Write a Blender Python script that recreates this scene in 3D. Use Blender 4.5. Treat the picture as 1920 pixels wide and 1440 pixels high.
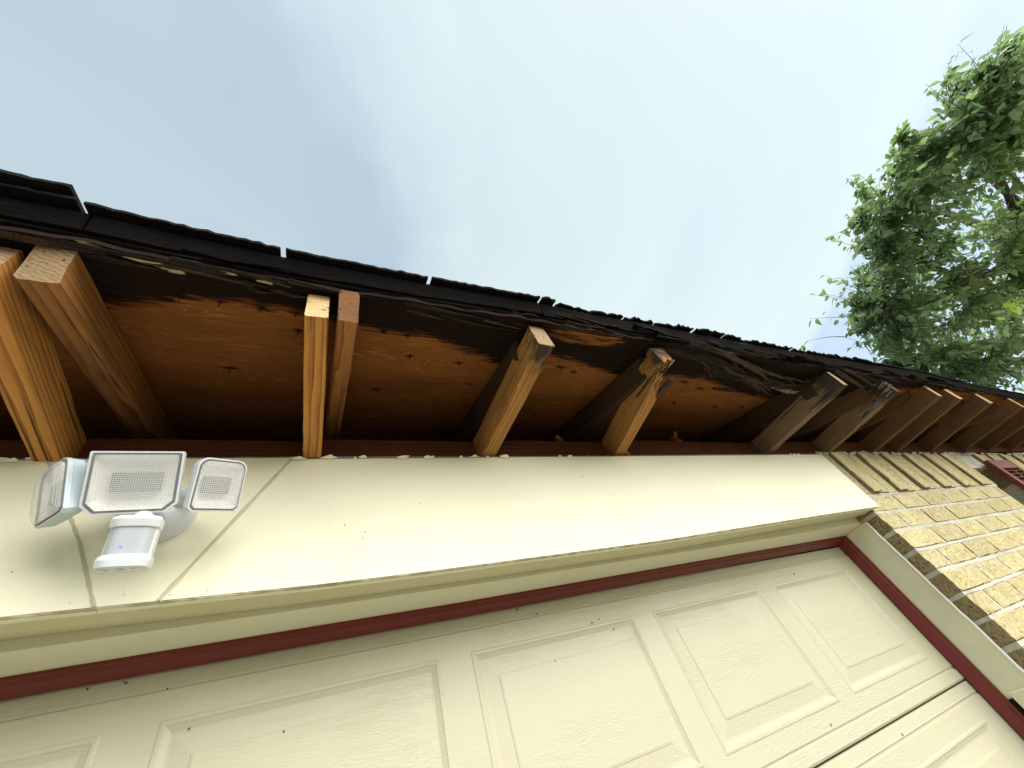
import bpy, bmesh, math, random
import numpy as np
from mathutils import Vector, Matrix, noise as mnoise

random.seed(11)
RNG = np.random.default_rng(11)
scene = bpy.context.scene
for o in list(bpy.data.objects):
    bpy.data.objects.remove(o)
COL = scene.collection

# ------------------------------------------------------------------ camera
cam_d = bpy.data.cameras.new('camera')
cam = bpy.data.objects.new('camera', cam_d)
COL.objects.link(cam)
cam_d.sensor_fit = 'HORIZONTAL'
cam_d.sensor_width = 36.0
cam_d.lens = 735.709 / 1920 * 36
cam_d.clip_start = 0.05
cam_d.clip_end = 2000
_r = ((0.9013, -0.3259, -0.2852), (0.0793, 0.7717, -0.6310), (0.4258, 0.5462, 0.7214))
_m = Matrix(((_r[0][0], -_r[1][0], -_r[2][0]),
             (_r[0][1], -_r[1][1], -_r[2][1]),
             (_r[0][2], -_r[1][2], -_r[2][2])))
cam.matrix_world = Matrix.Translation((-1.8644, -1.0956, 1.7024)) @ _m.to_4x4()
scene.camera = cam

# ------------------------------------------------------------------ light
SUN_DIR = Vector((0.36, -0.66, 0.66)).normalized()      # towards the sun
SUN_STRENGTH = 4.6
SUN_ANGLE = 78.0
SKY_STRENGTH = 0.138
EXPOSURE = 0.78

sun_d = bpy.data.lights.new('sun', 'SUN')
sun_d.energy = SUN_STRENGTH
sun_d.angle = math.radians(SUN_ANGLE)
sun_d.color = (1.0, 0.95, 0.87)
sun = bpy.data.objects.new('sun', sun_d)
COL.objects.link(sun)
sun.rotation_euler = SUN_DIR.to_track_quat('Z', 'Y').to_euler()
sun.location = (2, -5, 9)

world = bpy.data.worlds.new('World')
scene.world = world
world.use_nodes = True
wt = world.node_tree
for n in list(wt.nodes):
    wt.nodes.remove(n)


def N(t, kind, **kw):
    n = t.nodes.new(kind)
    for k, v in kw.items():
        if k.startswith('i_'):
            n.inputs[k[2:].replace('_', ' ')].default_value = v
        else:
            setattr(n, k, v)
    return n


def L(t, a, ao, b, bi):
    t.links.new(a.outputs[ao], b.inputs[bi])


def math_node(t, op, a=None, b=None, c=None, clamp=False):
    n = t.nodes.new('ShaderNodeMath')
    n.operation = op
    n.use_clamp = clamp
    for i, v in enumerate((a, b, c)):
        if v is None:
            continue
        if isinstance(v, (int, float)):
            n.inputs[i].default_value = v
        else:
            t.links.new(v, n.inputs[i])
    return n.outputs[0]


def maprange(t, val, a, b, c=0.0, d=1.0, smooth=True):
    n = t.nodes.new('ShaderNodeMapRange')
    n.interpolation_type = 'SMOOTHSTEP' if smooth else 'LINEAR'
    t.links.new(val, n.inputs['Value'])
    n.inputs['From Min'].default_value = a
    n.inputs['From Max'].default_value = b
    n.inputs['To Min'].default_value = c
    n.inputs['To Max'].default_value = d
    return n.outputs['Result']


sky = N(wt, 'ShaderNodeTexSky', sky_type='NISHITA', sun_disc=False)
sky.sun_elevation = math.asin(SUN_DIR.z)
sky.sun_rotation = math.atan2(SUN_DIR.x, SUN_DIR.y)
sky.air_density = 1.0
sky.dust_density = 1.0
sky.ozone_density = 1.2
tc = N(wt, 'ShaderNodeTexCoord')
sep = N(wt, 'ShaderNodeSeparateXYZ')
L(wt, tc, 'Generated', sep, 0)
zz = math_node(wt, 'ADD', math_node(wt, 'MAXIMUM', sep.outputs[2], 0.0), 0.06)
px_ = math_node(wt, 'DIVIDE', sep.outputs[0], zz)
py_ = math_node(wt, 'DIVIDE', sep.outputs[1], zz)
# coordinates across (s) and along (q) the band of thin high cloud
s_ = math_node(wt, 'ADD', math_node(wt, 'MULTIPLY', px_, 0.90), math_node(wt, 'MULTIPLY', py_, -0.44))
q_ = math_node(wt, 'ADD', math_node(wt, 'MULTIPLY', px_, 0.44), math_node(wt, 'MULTIPLY', py_, 0.90))
cv = N(wt, 'ShaderNodeCombineXYZ')
wt.links.new(math_node(wt, 'MULTIPLY', s_, 1.0), cv.inputs[0])
wt.links.new(math_node(wt, 'MULTIPLY', q_, 0.6), cv.inputs[1])
n1 = N(wt, 'ShaderNodeTexNoise', i_Scale=1.1, i_Detail=3.0, i_Roughness=0.5, i_Distortion=0.4)
L(wt, cv, 0, n1, 'Vector')
n2 = N(wt, 'ShaderNodeTexNoise', i_Scale=4.0, i_Detail=8.0, i_Roughness=0.6, i_Distortion=0.9)
L(wt, cv, 0, n2, 'Vector')
w1 = math_node(wt, 'MULTIPLY', math_node(wt, 'SUBTRACT', n1.outputs[0], 0.5), 0.9)
w2 = math_node(wt, 'MULTIPLY', math_node(wt, 'SUBTRACT', n2.outputs[0], 0.5), 0.20)
sn = math_node(wt, 'ADD', s_, math_node(wt, 'ADD', w1, w2))
left = maprange(wt, sn, -0.60, 0.20)
right = maprange(wt, math_node(wt, 'ADD', s_, math_node(wt, 'MULTIPLY', w2, 0.5)), 1.34, 1.52, 1.0, 0.0)
band = math_node(wt, 'MULTIPLY', left, right)
tex = maprange(wt, math_node(wt, 'ADD', n1.outputs[0], math_node(wt, 'MULTIPLY', w2, 0.8)), 0.30, 0.75, 0.78, 1.0)
veil = maprange(wt, n1.outputs[0], 0.35, 0.7, 0.46, 0.60)
dens = math_node(wt, 'MAXIMUM', math_node(wt, 'MULTIPLY', band, tex), veil)
skys = N(wt, 'ShaderNodeMix', data_type='RGBA', blend_type='MULTIPLY')
skys.inputs[0].default_value = 1.0
skys.inputs[7].default_value = (SKY_STRENGTH * 1.0,) * 3 + (1,)
L(wt, sky, 0, skys, 6)
mixc = N(wt, 'ShaderNodeMix', data_type='RGBA')
wt.links.new(dens, mixc.inputs[0])
wt.links.new(skys.outputs[2], mixc.inputs[6])
mixc.inputs[7].default_value = (0.505, 0.585, 0.575, 1)
bg = N(wt, 'ShaderNodeBackground', i_Strength=1.0)
wt.links.new(mixc.outputs[2], bg.inputs[0])
wo = N(wt, 'ShaderNodeOutputWorld')
L(wt, bg, 0, wo, 0)

scene.view_settings.view_transform = 'Standard'
scene.view_settings.look = 'None'
scene.view_settings.gamma = 1.0
scene.view_settings.use_curve_mapping = False
scene.view_settings.exposure = EXPOSURE
scene.cycles.max_bounces = 7
scene.cycles.diffuse_bounces = 4
scene.cycles.transparent_max_bounces = 12
scene.cycles.use_denoising = True

# ------------------------------------------------------------------ materials
MATS = {}


def new_mat(name, rough=0.7, spec=0.3):
    m = bpy.data.materials.new(name)
    m.use_nodes = True
    t = m.node_tree
    b = t.nodes['Principled BSDF']
    b.inputs['Roughness'].default_value = rough
    b.inputs['Specular IOR Level'].default_value = spec
    MATS[name] = m
    return m, t, b


def ramp(t, val, stops):
    r = t.nodes.new('ShaderNodeValToRGB')
    e = r.color_ramp.elements
    while len(e) < len(stops):
        e.new(0.5)
    for k, (p, c) in enumerate(stops):
        e[k].position = p
        e[k].color = tuple(c) + (1,) if len(c) == 3 else c
    t.links.new(val, r.inputs[0])
    return r.outputs[0]


def mixcol(t, fac, a, b, mode='MIX'):
    n = t.nodes.new('ShaderNodeMix')
    n.data_type = 'RGBA'
    n.blend_type = mode
    for idx, v in ((0, fac), (6, a), (7, b)):
        if isinstance(v, (int, float)):
            n.inputs[idx].default_value = v
        elif isinstance(v, (tuple, list)):
            n.inputs[idx].default_value = tuple(v) + (1,) if len(v) == 3 else v
        else:
            t.links.new(v, n.inputs[idx])
    return n.outputs[2]


def coords(t, scale=(1, 1, 1), loc=(0, 0, 0), rot=(0, 0, 0), rand=0.0, space='Object'):
    c = t.nodes.new('ShaderNodeTexCoord')
    out = c.outputs[space]
    if rand:
        oi = t.nodes.new('ShaderNodeObjectInfo')
        mm = t.nodes.new('ShaderNodeVectorMath')
        mm.operation = 'MULTIPLY_ADD'
        cx = t.nodes.new('ShaderNodeCombineXYZ')
        for i in range(3):
            t.links.new(oi.outputs['Random'], cx.inputs[i])
        t.links.new(cx.outputs[0], mm.inputs[0])
        mm.inputs[1].default_value = (rand, rand * 7.3, rand * 2.1)
        t.links.new(out, mm.inputs[2])
        out = mm.outputs[0]
    mp = t.nodes.new('ShaderNodeMapping')
    mp.inputs['Scale'].default_value = scale
    mp.inputs['Location'].default_value = loc
    mp.inputs['Rotation'].default_value = rot
    t.links.new(out, mp.inputs[0])
    return mp.outputs[0]


def noise_t(t, vec, scale, detail=4, rough=0.55, dist=0.0):
    n = t.nodes.new('ShaderNodeTexNoise')
    n.inputs['Scale'].default_value = scale
    n.inputs['Detail'].default_value = detail
    n.inputs['Roughness'].default_value = rough
    n.inputs['Distortion'].default_value = dist
    if vec is not None:
        t.links.new(vec, n.inputs['Vector'])
    return n.outputs[0]


def bump(t, b, height, strength=0.3, dist=0.01):
    n = t.nodes.new('ShaderNodeBump')
    n.inputs['Strength'].default_value = strength
    n.inputs['Distance'].default_value = dist
    t.links.new(height, n.inputs['Height'])
    prev = b.inputs['Normal'].links
    if prev:
        t.links.new(prev[0].from_socket, n.inputs['Normal'])
    t.links.new(n.outputs[0], b.inputs['Normal'])


def paint(name, col, rough=0.55, dirt=0.16, dirt_col=(0.35, 0.32, 0.2), spec=0.35, brush=0.2):
    m, t, b = new_mat(name, rough, spec)
    v = coords(t)
    a = noise_t(t, v, 3.1, 6, 0.6)
    a2 = noise_t(t, v, 55, 3, 0.6)
    f = math_node(t, 'MULTIPLY', maprange(t, a, 0.45, 0.8), dirt)
    f2 = math_node(t, 'MULTIPLY', maprange(t, a2, 0.66, 0.8), dirt * 1.5)
    c = mixcol(t, f, col, dirt_col)
    c = mixcol(t, f2, c, dirt_col)
    t.links.new(c, b.inputs['Base Color'])
    h = noise_t(t, coords(t, (25, 60, 160)), 1.0, 3, 0.6)
    bump(t, b, h, brush, 0.002)
    h3 = noise_t(t, v, 7, 4, 0.55)
    bump(t, b, h3, brush * 1.2, 0.012)
    h2 = noise_t(t, v, 240, 2, 0.5)
    bump(t, b, h2, brush * 0.8, 0.0015)
    return m


CREAM = paint('cream_paint', (0.83, 0.80, 0.605), 0.55)
CREAM_DARK = paint('shaded_cream_paint', (0.62, 0.58, 0.36), 0.6, 0.25)  # cream turned darker olive: shade under the header put into the colour
JAMB = paint('jamb_cream_paint', (0.74, 0.72, 0.53), 0.55, 0.2)
CAULK = paint('old_caulk', (0.60, 0.57, 0.39), 0.7, 0.4)
CAULK_DIRTY = paint('dirty_bead', (0.50, 0.46, 0.30), 0.8, 0.8, (0.20, 0.17, 0.10))
WHITE_CAULK = paint('white_caulk', (0.75, 0.74, 0.66), 0.6, 0.3, (0.3, 0.28, 0.2))
RED = paint('red_paint', (0.17, 0.022, 0.016), 0.42, 0.35, (0.06, 0.012, 0.01), 0.4, 0.3)


def door_material():
    m, t, b = new_mat('embossed_door_paint', 0.42, 0.4)
    v = coords(t, rand=3.0)
    a = noise_t(t, v, 2.3, 5, 0.6)
    c = mixcol(t, math_node(t, 'MULTIPLY', maprange(t, a, 0.4, 0.8), 0.14), (0.49, 0.465, 0.33), (0.39, 0.365, 0.235))
    t.links.new(c, b.inputs['Base Color'])
    # stamped wood grain
    cg = coords(t, (3.0, 1, 24), rand=3.0)
    w = noise_t(t, cg, 3.2, 3, 0.5, 1.1)
    g = math_node(t, 'PINGPONG', math_node(t, 'MULTIPLY', w, 6.5), 0.5)
    patch = maprange(t, noise_t(t, coords(t, (1.2, 1, 2.4), rand=3.0), 2.4, 2), 0.40, 0.66, 0.12, 1.0)
    fine = noise_t(t, v, 330, 2, 0.5)
    bump(t, b, math_node(t, 'MULTIPLY', g, patch), 0.28, 0.004)
    bump(t, b, fine, 0.18, 0.0016)
    return m


DOOR = door_material()


def wood(name, light, dark, ring=26.0,  weather=0.35, weather_col=(0.10, 0.075, 0.05), rot=0.0, rough=0.8, val=0.78, axis='Y'):
    """solid sawn softwood: growth rings about an axis along local Y; rot darkens the eave end (local -Y)"""
    m, t, b = new_mat(name, rough, 0.2)
    light = tuple(c * val for c in light)
    dark = tuple(c * val for c in dark)
    ax = (0, 0, 0) if axis == 'Y' else (0, 0, math.pi / 2)
    v = coords(t, (1, 0.07, 1), (0.07, 0, 0.05), ax, rand=0.35)
    wv = t.nodes.new('ShaderNodeTexWave')
    wv.wave_type = 'RINGS'
    wv.rings_direction = 'Y'
    wv.wave_profile = 'SAW'
    wv.inputs['Scale'].default_value = ring
    wv.inputs['Distortion'].default_value = 8.0
    wv.inputs['Detail'].default_value = 3
    wv.inputs['Detail Scale'].default_value = 0.8
    t.links.new(v, wv.inputs['Vector'])
    fib = noise_t(t, coords(t, (1, 0.03, 1), (0, 0, 0), ax, rand=0.35), 260, 3, 0.6)
    f = math_node(t, 'ADD', math_node(t, 'MULTIPLY', wv.outputs[1], 0.58), math_node(t, 'MULTIPLY', fib, 0.55))
    c = ramp(t, f, [(0.12, light), (0.55, tuple((a * 0.7 + d * 0.3) for a, d in zip(light, dark))), (0.98, dark)])
    bl = noise_t(t, coords(t, (1, 0.35, 1), (0, 0, 0), ax, rand=1.7), 9, 5, 0.65, 0.4)
    c = mixcol(t, math_node(t, 'MULTIPLY', maprange(t, bl, 0.45, 0.72), weather), c, weather_col)
    kn = noise_t(t, coords(t, (1, 0.5, 1), rand=2.9), 26, 1)
    c = mixcol(t, math_node(t, 'MULTIPLY', maprange(t, kn, 0.74, 0.79), 0.8), c, (0.03, 0.018, 0.01))
    if rot > 0:
        sp = t.nodes.new('ShaderNodeSeparateXYZ')
        tcx = t.nodes.new('ShaderNodeTexCoord')
        t.links.new(tcx.outputs['Object'], sp.inputs[0])
        rn = noise_t(t, coords(t, (1, 0.25, 1), rand=4.1), 30, 5, 0.65, 0.5)
        e = math_node(t, 'ADD', math_node(t, 'MULTIPLY', sp.outputs[1], -1.0), math_node(t, 'MULTIPLY', math_node(t, 'SUBTRACT', rn, 0.5), 0.42))
        rf = maprange(t, e, 0.481 - 0.30 * rot, 0.481 - 0.30 * rot + 0.10)
        c = mixcol(t, math_node(t, 'MULTIPLY', rf, 0.9), c, (0.022, 0.019, 0.018))
    saw = noise_t(t, coords(t, (40, 3, 260), (0, 0, 0), ax, rand=0.9), 1.0, 3, 0.7)
    c = mixcol(t, math_node(t, 'MULTIPLY', maprange(t, saw, 0.5, 0.8), 0.35), c, tuple(x * 0.35 for x in dark))
    chk = noise_t(t, coords(t, (110, 2.2, 110), (0, 0, 0), ax, rand=1.3), 1.0, 2, 0.5)
    ck = maprange(t, chk, 0.66, 0.71)
    c = mixcol(t, math_node(t, 'MULTIPLY', ck, 0.8), c, (0.02, 0.013, 0.008))
    t.links.new(c, b.inputs['Base Color'])
    bump(t, b, math_node(t, 'SUBTRACT', f, ck), 0.4, 0.003)
    bump(t, b, saw, 0.3, 0.0015)
    bump(t, b, bl, 0.2, 0.004)
    return m


GOLD, GOLD_D = (0.82, 0.385, 0.098), (0.25, 0.082, 0.017)
W_GOLD = wood('golden_pine', GOLD, GOLD_D, 30, 0.75, (0.19, 0.085, 0.03))
W_GOLD_ROT = wood('weathered_pine', (0.66, 0.325, 0.095), (0.20, 0.08, 0.022), 34, 0.55, (0.10, 0.055, 0.028), rot=0.28)
END_GREY = wood('weathered_end_grain', (0.42, 0.29, 0.16), (0.20, 0.12, 0.06), 42, 0.5, (0.10, 0.07, 0.045), val=0.9)
END_RED = wood('red_end_grain', (0.27, 0.125, 0.05), (0.17, 0.07, 0.03), 42, 0.5, (0.10, 0.06, 0.035), val=0.9)
CUT_END = wood('pale_cut_wood', (0.80, 0.58, 0.31), (0.42, 0.24, 0.10), 42, 0.55, (0.28, 0.17, 0.085), val=0.9)
W_ROT = wood('rotted_pine', (0.36, 0.235, 0.135), (0.14, 0.08, 0.042), 34, 0.5, (0.035, 0.027, 0.022), rot=0.5)
W_BROWN = wood('brown_pine', (0.46, 0.205, 0.058), (0.17, 0.064, 0.017), 26, 0.5, (0.07, 0.042, 0.024))
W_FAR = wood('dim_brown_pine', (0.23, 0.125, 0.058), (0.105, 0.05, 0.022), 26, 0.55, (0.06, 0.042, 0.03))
END_MID = wood('dull_cut_wood', (0.52, 0.36, 0.19), (0.28, 0.17, 0.08), 42, 0.4, (0.18, 0.12, 0.07), val=0.9)
W_RED = wood('red_brown_fir', (0.165, 0.052, 0.022), (0.075, 0.022, 0.010), 22, 0.4, (0.03, 0.012, 0.008))
W_SHADE = wood('shaded_pine', (0.10, 0.056, 0.03), (0.04, 0.022, 0.012), 26, 0.6, (0.03, 0.02, 0.014))  # pine darkened to paint in the shade on the sloping rafters
W_GREY = wood('grey_weathered_wood', (0.36, 0.335, 0.28), (0.19, 0.17, 0.14), 40, 0.5, (0.12, 0.10, 0.08))
W_SPLIT = wood('raw_split_wood', (0.62, 0.44, 0.22), (0.30, 0.17, 0.07), 60, 0.55, (0.06, 0.045, 0.03))
W_DARK = wood('rotted_veneer', (0.034, 0.024, 0.018), (0.012, 0.009, 0.008), 40, 0.5, (0.010, 0.008, 0.008), axis='X')
W_VENEER = wood('torn_veneer', (0.10, 0.063, 0.04), (0.03, 0.019, 0.013), 40, 0.5, (0.014, 0.011, 0.010), axis='X')


def plywood():
    m, t, b = new_mat('stained_plywood', 0.9, 0.08)
    v = coords(t, (0.75, 7.5, 1.0))
    d = noise_t(t, v, 1.9, 3, 0.45, 0.5)
    ph = math_node(t, 'MULTIPLY', d, 34.0)
    g = math_node(t, 'PINGPONG', ph, 0.5)
    g = math_node(t, 'MULTIPLY', g, 2.0)
    fib = noise_t(t, coords(t, (3, 160, 1)), 2.0, 4, 0.6)
    f = math_node(t, 'ADD', math_node(t, 'MULTIPLY', maprange(t, g, 0.0, 0.35, 1.0, 0.0), 0.55), math_node(t, 'MULTIPLY', fib, 0.45))
    c = ramp(t, f, [(0.10, (0.20, 0.073, 0.018)), (0.50, (0.235, 0.088, 0.022)), (0.95, (0.37, 0.168, 0.05))])
    bl = noise_t(t, coords(t, (1, 2.4, 1)), 3.0, 5, 0.6)
    c = mixcol(t, math_node(t, 'MULTIPLY', maprange(t, bl, 0.42, 0.75), 0.6), c, (0.085, 0.030, 0.009))
    at = t.nodes.new('ShaderNodeAttribute')
    at.attribute_name = 'rot'
    rn = noise_t(t, coords(t, (3.2, 34, 1)), 4.0, 6, 0.65, 0.5)
    rv = math_node(t, 'ADD', at.outputs['Fac'], math_node(t, 'MULTIPLY', math_node(t, 'SUBTRACT', rn, 0.5), 1.25))
    rf = maprange(t, rv, 0.28, 0.52)
    rc = ramp(t, noise_t(t, coords(t, (3, 60, 1)), 5.0, 5, 0.65), [(0.3, (0.005, 0.0045, 0.0045)), (0.66, (0.009, 0.007, 0.0065)), (0.9, (0.035, 0.02, 0.013))])
    # reddish half-rotted fringe
    fr = math_node(t, 'MULTIPLY', maprange(t, rv, 0.16, 0.40), 0.7)
    c = mixcol(t, fr, c, (0.085, 0.022, 0.009))
    c = mixcol(t, math_node(t, 'MULTIPLY', rf, 0.94), c, rc)
    at2 = t.nodes.new('ShaderNodeAttribute')
    at2.attribute_name = 'bare'
    bf = maprange(t, math_node(t, 'ADD', at2.outputs['Fac'], math_node(t, 'MULTIPLY', math_node(t, 'SUBTRACT', rn, 0.5), 0.8)), 0.5, 0.6)
    c = mixcol(t, bf, c, (0.46, 0.37, 0.20))
    at3 = t.nodes.new('ShaderNodeAttribute')
    at3.attribute_name = 'nailstain'
    ns = math_node(t, 'ADD', at3.outputs['Fac'], math_node(t, 'MULTIPLY', math_node(t, 'SUBTRACT', rn, 0.5), 0.9))
    c = mixcol(t, math_node(t, 'MULTIPLY', maprange(t, ns, 0.15, 0.85), 0.95), c, (0.010, 0.007, 0.007))
    t.links.new(c, b.inputs['Base Color'])
    bump(t, b, f, 0.25, 0.002)
    bump(t, b, math_node(t, 'MULTIPLY', rn, rf), 0.8, 0.008)
    return m


PLY = plywood()


def shingle_mat():
    m, t, b = new_mat('asphalt_shingle', 0.95, 0.05)
    v = coords(t, rand=5.0)
    g = noise_t(t, v, 420, 2, 0.7)
    l = noise_t(t, v, 9, 4, 0.6)
    c = ramp(t, g, [(0.3, (0.005, 0.0048, 0.005)), (0.55, (0.014, 0.0125, 0.012)), (0.8, (0.045, 0.040, 0.036))])
    c = mixcol(t, math_node(t, 'MULTIPLY', maprange(t, l, 0.5, 0.75), 0.5), c, (0.012, 0.011, 0.009))
    t.links.new(c, b.inputs['Base Color'])
    bump(t, b, g, 0.9, 0.003)
    bump(t, b, l, 0.5, 0.01)
    return m


SHINGLE = shingle_mat()


def drip_mat():
    m, t, b = new_mat('tarred_drip_edge', 0.85, 0.03)
    v = coords(t)
    a = noise_t(t, coords(t, (1, 8, 8)), 6, 6, 0.65)
    c = ramp(t, a, [(0.3, (0.002, 0.0019, 0.002)), (0.6, (0.0045, 0.0038, 0.0036)), (0.70, (0.016, 0.012, 0.010)), (0.84, (0.065, 0.046, 0.032))])
    t.links.new(c, b.inputs['Base Color'])
    bump(t, b, a, 0.7, 0.01)
    bump(t, b, noise_t(t, v, 140, 3), 0.3, 0.003)
    return m


DRIP = drip_mat()


def brick_mat(name, base, alt, pit):
    m, t, b = new_mat(name, 0.9, 0.15)
    v = coords(t, rand=7.0)
    oi = t.nodes.new('ShaderNodeObjectInfo')
    l = noise_t(t, v, 14, 4, 0.6)
    c = mixcol(t, maprange(t, l, 0.35, 0.7), base, alt)
    hsv = t.nodes.new('ShaderNodeHueSaturation')
    hsv.inputs['Saturation'].default_value = 0.98
    t.links.new(maprange(t, oi.outputs['Random'], 0, 1, 0.91, 1.08, False), hsv.inputs['Value'])
    t.links.new(c, hsv.inputs['Color'])
    # combed pits: short vertical dashes and pores
    pv = noise_t(t, coords(t, (210, 210, 95), rand=7.0), 1.0, 4, 0.7)
    pf = maprange(t, pv, 0.54, 0.63)
    c2 = mixcol(t, math_node(t, 'MULTIPLY', pf, 0.65), hsv.outputs[0], pit)
    sm = noise_t(t, coords(t, (330, 330, 330), rand=7.0), 1.0, 3, 0.6)
    c2 = mixcol(t, math_node(t, 'MULTIPLY', maprange(t, sm, 0.6, 0.75), 0.4), c2, pit)
    t.links.new(c2, b.inputs['Base Color'])
    h = math_node(t, 'SUBTRACT', math_node(t, 'MULTIPLY', sm, 0.5), pf)
    bump(t, b, h, 0.9, 0.006)
    return m


BRICK = brick_mat('yellow_brick_face', (0.61, 0.515, 0.265), (0.68, 0.60, 0.355), (0.27, 0.21, 0.11))
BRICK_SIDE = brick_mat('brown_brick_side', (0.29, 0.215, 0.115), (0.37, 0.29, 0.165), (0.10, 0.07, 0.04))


def mortar_mat():
    m, t, b = new_mat('grey_mortar', 0.95, 0.1)
    v = coords(t)
    a = noise_t(t, v, 40, 5, 0.65)
    a2 = noise_t(t, v, 5, 4, 0.6)
    c = ramp(t, a, [(0.25, (0.44, 0.42, 0.36)), (0.6, (0.58, 0.56, 0.49)), (0.85, (0.66, 0.64, 0.57))])
    c = mixcol(t, math_node(t, 'MULTIPLY', maprange(t, a2, 0.5, 0.75), 0.5), c, (0.15, 0.125, 0.08))
    t.links.new(c, b.inputs['Base Color'])
    bump(t, b, a, 0.8, 0.006)
    return m


MORTAR = mortar_mat()


def plain(name, col, rough=0.5, spec=0.4, var=0.1, scale=20, metallic=0.0):
    m, t, b = new_mat(name, rough, spec)
    a = noise_t(t, coords(t), scale, 4)
    c = mixcol(t, math_node(t, 'MULTIPLY', maprange(t, a, 0.4, 0.75), var), col, tuple(x * 0.55 for x in col))
    t.links.new(c, b.inputs['Base Color'])
    b.inputs['Metallic'].default_value = metallic
    return m


PLASTIC = plain('white_plastic', (0.68, 0.71, 0.74), 0.32, 0.5, 0.08)
PLASTIC_BLUE = plain('cool_white_plastic', (0.50, 0.60, 0.64), 0.35, 0.5, 0.08)
GASKET = plain('grey_gasket', (0.20, 0.20, 0.22), 0.5, 0.4, 0.2)
LEDPANEL = plain('led_board', (0.16, 0.16, 0.17), 0.5, 0.4, 0.3, 120)
REFLECT = plain('reflector', (0.92, 0.92, 0.90), 0.35, 0.5, 0.06)
SENSORLENS = plain('sensor_lens', (0.42, 0.45, 0.48), 0.4, 0.5, 0.06)
NAILM = plain('rusty_nail', (0.03, 0.022, 0.02), 0.7, 0.3, 0.5)
DIRT = plain('dry_dirt', (0.05, 0.036, 0.02), 0.9, 0.1, 0.4)
BLACKGAP = plain('dark_gap', (0.012, 0.011, 0.010), 0.9, 0.1, 0.2)


def lens_mat():
    m = bpy.data.materials.new('prismatic_lens')
    m.use_nodes = True
    t = m.node_tree
    b = t.nodes['Principled BSDF']
    b.inputs['Base Color'].default_value = (0.93, 0.93, 0.90, 1)
    b.inputs['Roughness'].default_value = 0.28
    w = t.nodes.new('ShaderNodeTexWave')
    w.bands_direction = 'X'
    w.inputs['Scale'].default_value = 100
    w2 = t.nodes.new('ShaderNodeTexWave')
    w2.bands_direction = 'Z'
    w2.inputs['Scale'].default_value = 100
    v = coords(t)
    t.links.new(v, w.inputs['Vector'])
    t.links.new(v, w2.inputs['Vector'])
    h = math_node(t, 'ADD', w.outputs[1], w2.outputs[1])
    bump(t, b, h, 0.12, 0.002)
    tr = t.nodes.new('ShaderNodeBsdfTransparent')
    tr.inputs[0].default_value = (0.95, 0.95, 0.94, 1)
    mx = t.nodes.new('ShaderNodeMixShader')
    f = maprange(t, h, 0.2, 1.8, 0.50, 0.76)
    t.links.new(f, mx.inputs[0])
    t.links.new(b.outputs[0], mx.inputs[1])
    t.links.new(tr.outputs[0], mx.inputs[2])
    t.links.new(mx.outputs[0], t.nodes['Material Output'].inputs[0])
    return m


LENS = lens_mat()
LEDBLUE = bpy.data.materials.new('blue_indicator')
LEDBLUE.use_nodes = True
_b = LEDBLUE.node_tree.nodes['Principled BSDF']
_b.inputs['Base Color'].default_value = (0.25, 0.22, 0.9, 1)
_b.inputs['Emission Color'].default_value = (0.35, 0.3, 1.0, 1)
_b.inputs['Emission Strength'].default_value = 0.35


def leaf_mat(name, a, b2, trans):
    m = bpy.data.materials.new(name)
    m.use_nodes = True
    t = m.node_tree
    b = t.nodes['Principled BSDF']
    b.inputs['Roughness'].default_value = 0.38
    b.inputs['Specular IOR Level'].default_value = 0.45
    at = t.nodes.new('ShaderNodeAttribute')
    at.attribute_name = 'tint'
    c = mixcol(t, at.outputs['Fac'], a, b2)
    t.links.new(c, b.inputs['Base Color'])
    tl = t.nodes.new('ShaderNodeBsdfTranslucent')
    t.links.new(mixcol(t, at.outputs['Fac'], trans, tuple(x * 1.5 for x in trans)), tl.inputs[0])
    mx = t.nodes.new('ShaderNodeMixShader')
    mx.inputs[0].default_value = 0.42
    t.links.new(b.outputs[0], mx.inputs[1])
    t.links.new(tl.outputs[0], mx.inputs[2])
    t.links.new(mx.outputs[0], t.nodes['Material Output'].inputs[0])
    return m


LEAF = leaf_mat('tree_leaf', (0.10, 0.155, 0.088), (0.19, 0.25, 0.115), (0.26, 0.39, 0.14))
LEAF_NEW = leaf_mat('fresh_leaf', (0.12, 0.20, 0.03), (0.24, 0.32, 0.06), (0.30, 0.42, 0.05))
BARK = wood('tree_bark', (0.20, 0.175, 0.145), (0.09, 0.075, 0.06), 12, 0.5, (0.06, 0.05, 0.04))


def ground_mat(name, a, b2, scale):
    m, t, b = new_mat(name, 0.95, 0.15)
    v = coords(t)
    f = math_node(t, 'ADD', math_node(t, 'MULTIPLY', noise_t(t, v, scale, 6, 0.65), 0.6), math_node(t, 'MULTIPLY', noise_t(t, v, scale * 14, 4, 0.6), 0.4))
    t.links.new(ramp(t, f, [(0.3, a), (0.7, b2)]), b.inputs['Base Color'])
    bump(t, b, f, 0.4, 0.01)
    return m


PAVING = ground_mat('driveway_paving', (0.14, 0.135, 0.124), (0.20, 0.195, 0.18), 1.3)
EARTH = ground_mat('dry_lawn', (0.10, 0.105, 0.045), (0.22, 0.20, 0.09), 0.8)


# ------------------------------------------------------------------ mesh helpers
def link(name, me, mat=None, parent=None, loc=(0, 0, 0), rot=None):
    o = bpy.data.objects.new(name, me)
    COL.objects.link(o)
    if mat is not None and me is not None and not me.materials:
        for mm in (mat if isinstance(mat, (list, tuple)) else [mat]):
            me.materials.append(mm)
    o.location = loc
    if rot is not None:
        o.rotation_euler = rot
    if parent is not None:
        o.parent = parent
    return o


def mesh(name, verts, faces, smooth=False):
    me = bpy.data.meshes.new(name)
    me.from_pydata([tuple(v) for v in verts], [], [tuple(f) for f in faces])
    me.update()
    if smooth:
        for p in me.polygons:
            p.use_smooth = True
    return me


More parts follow.
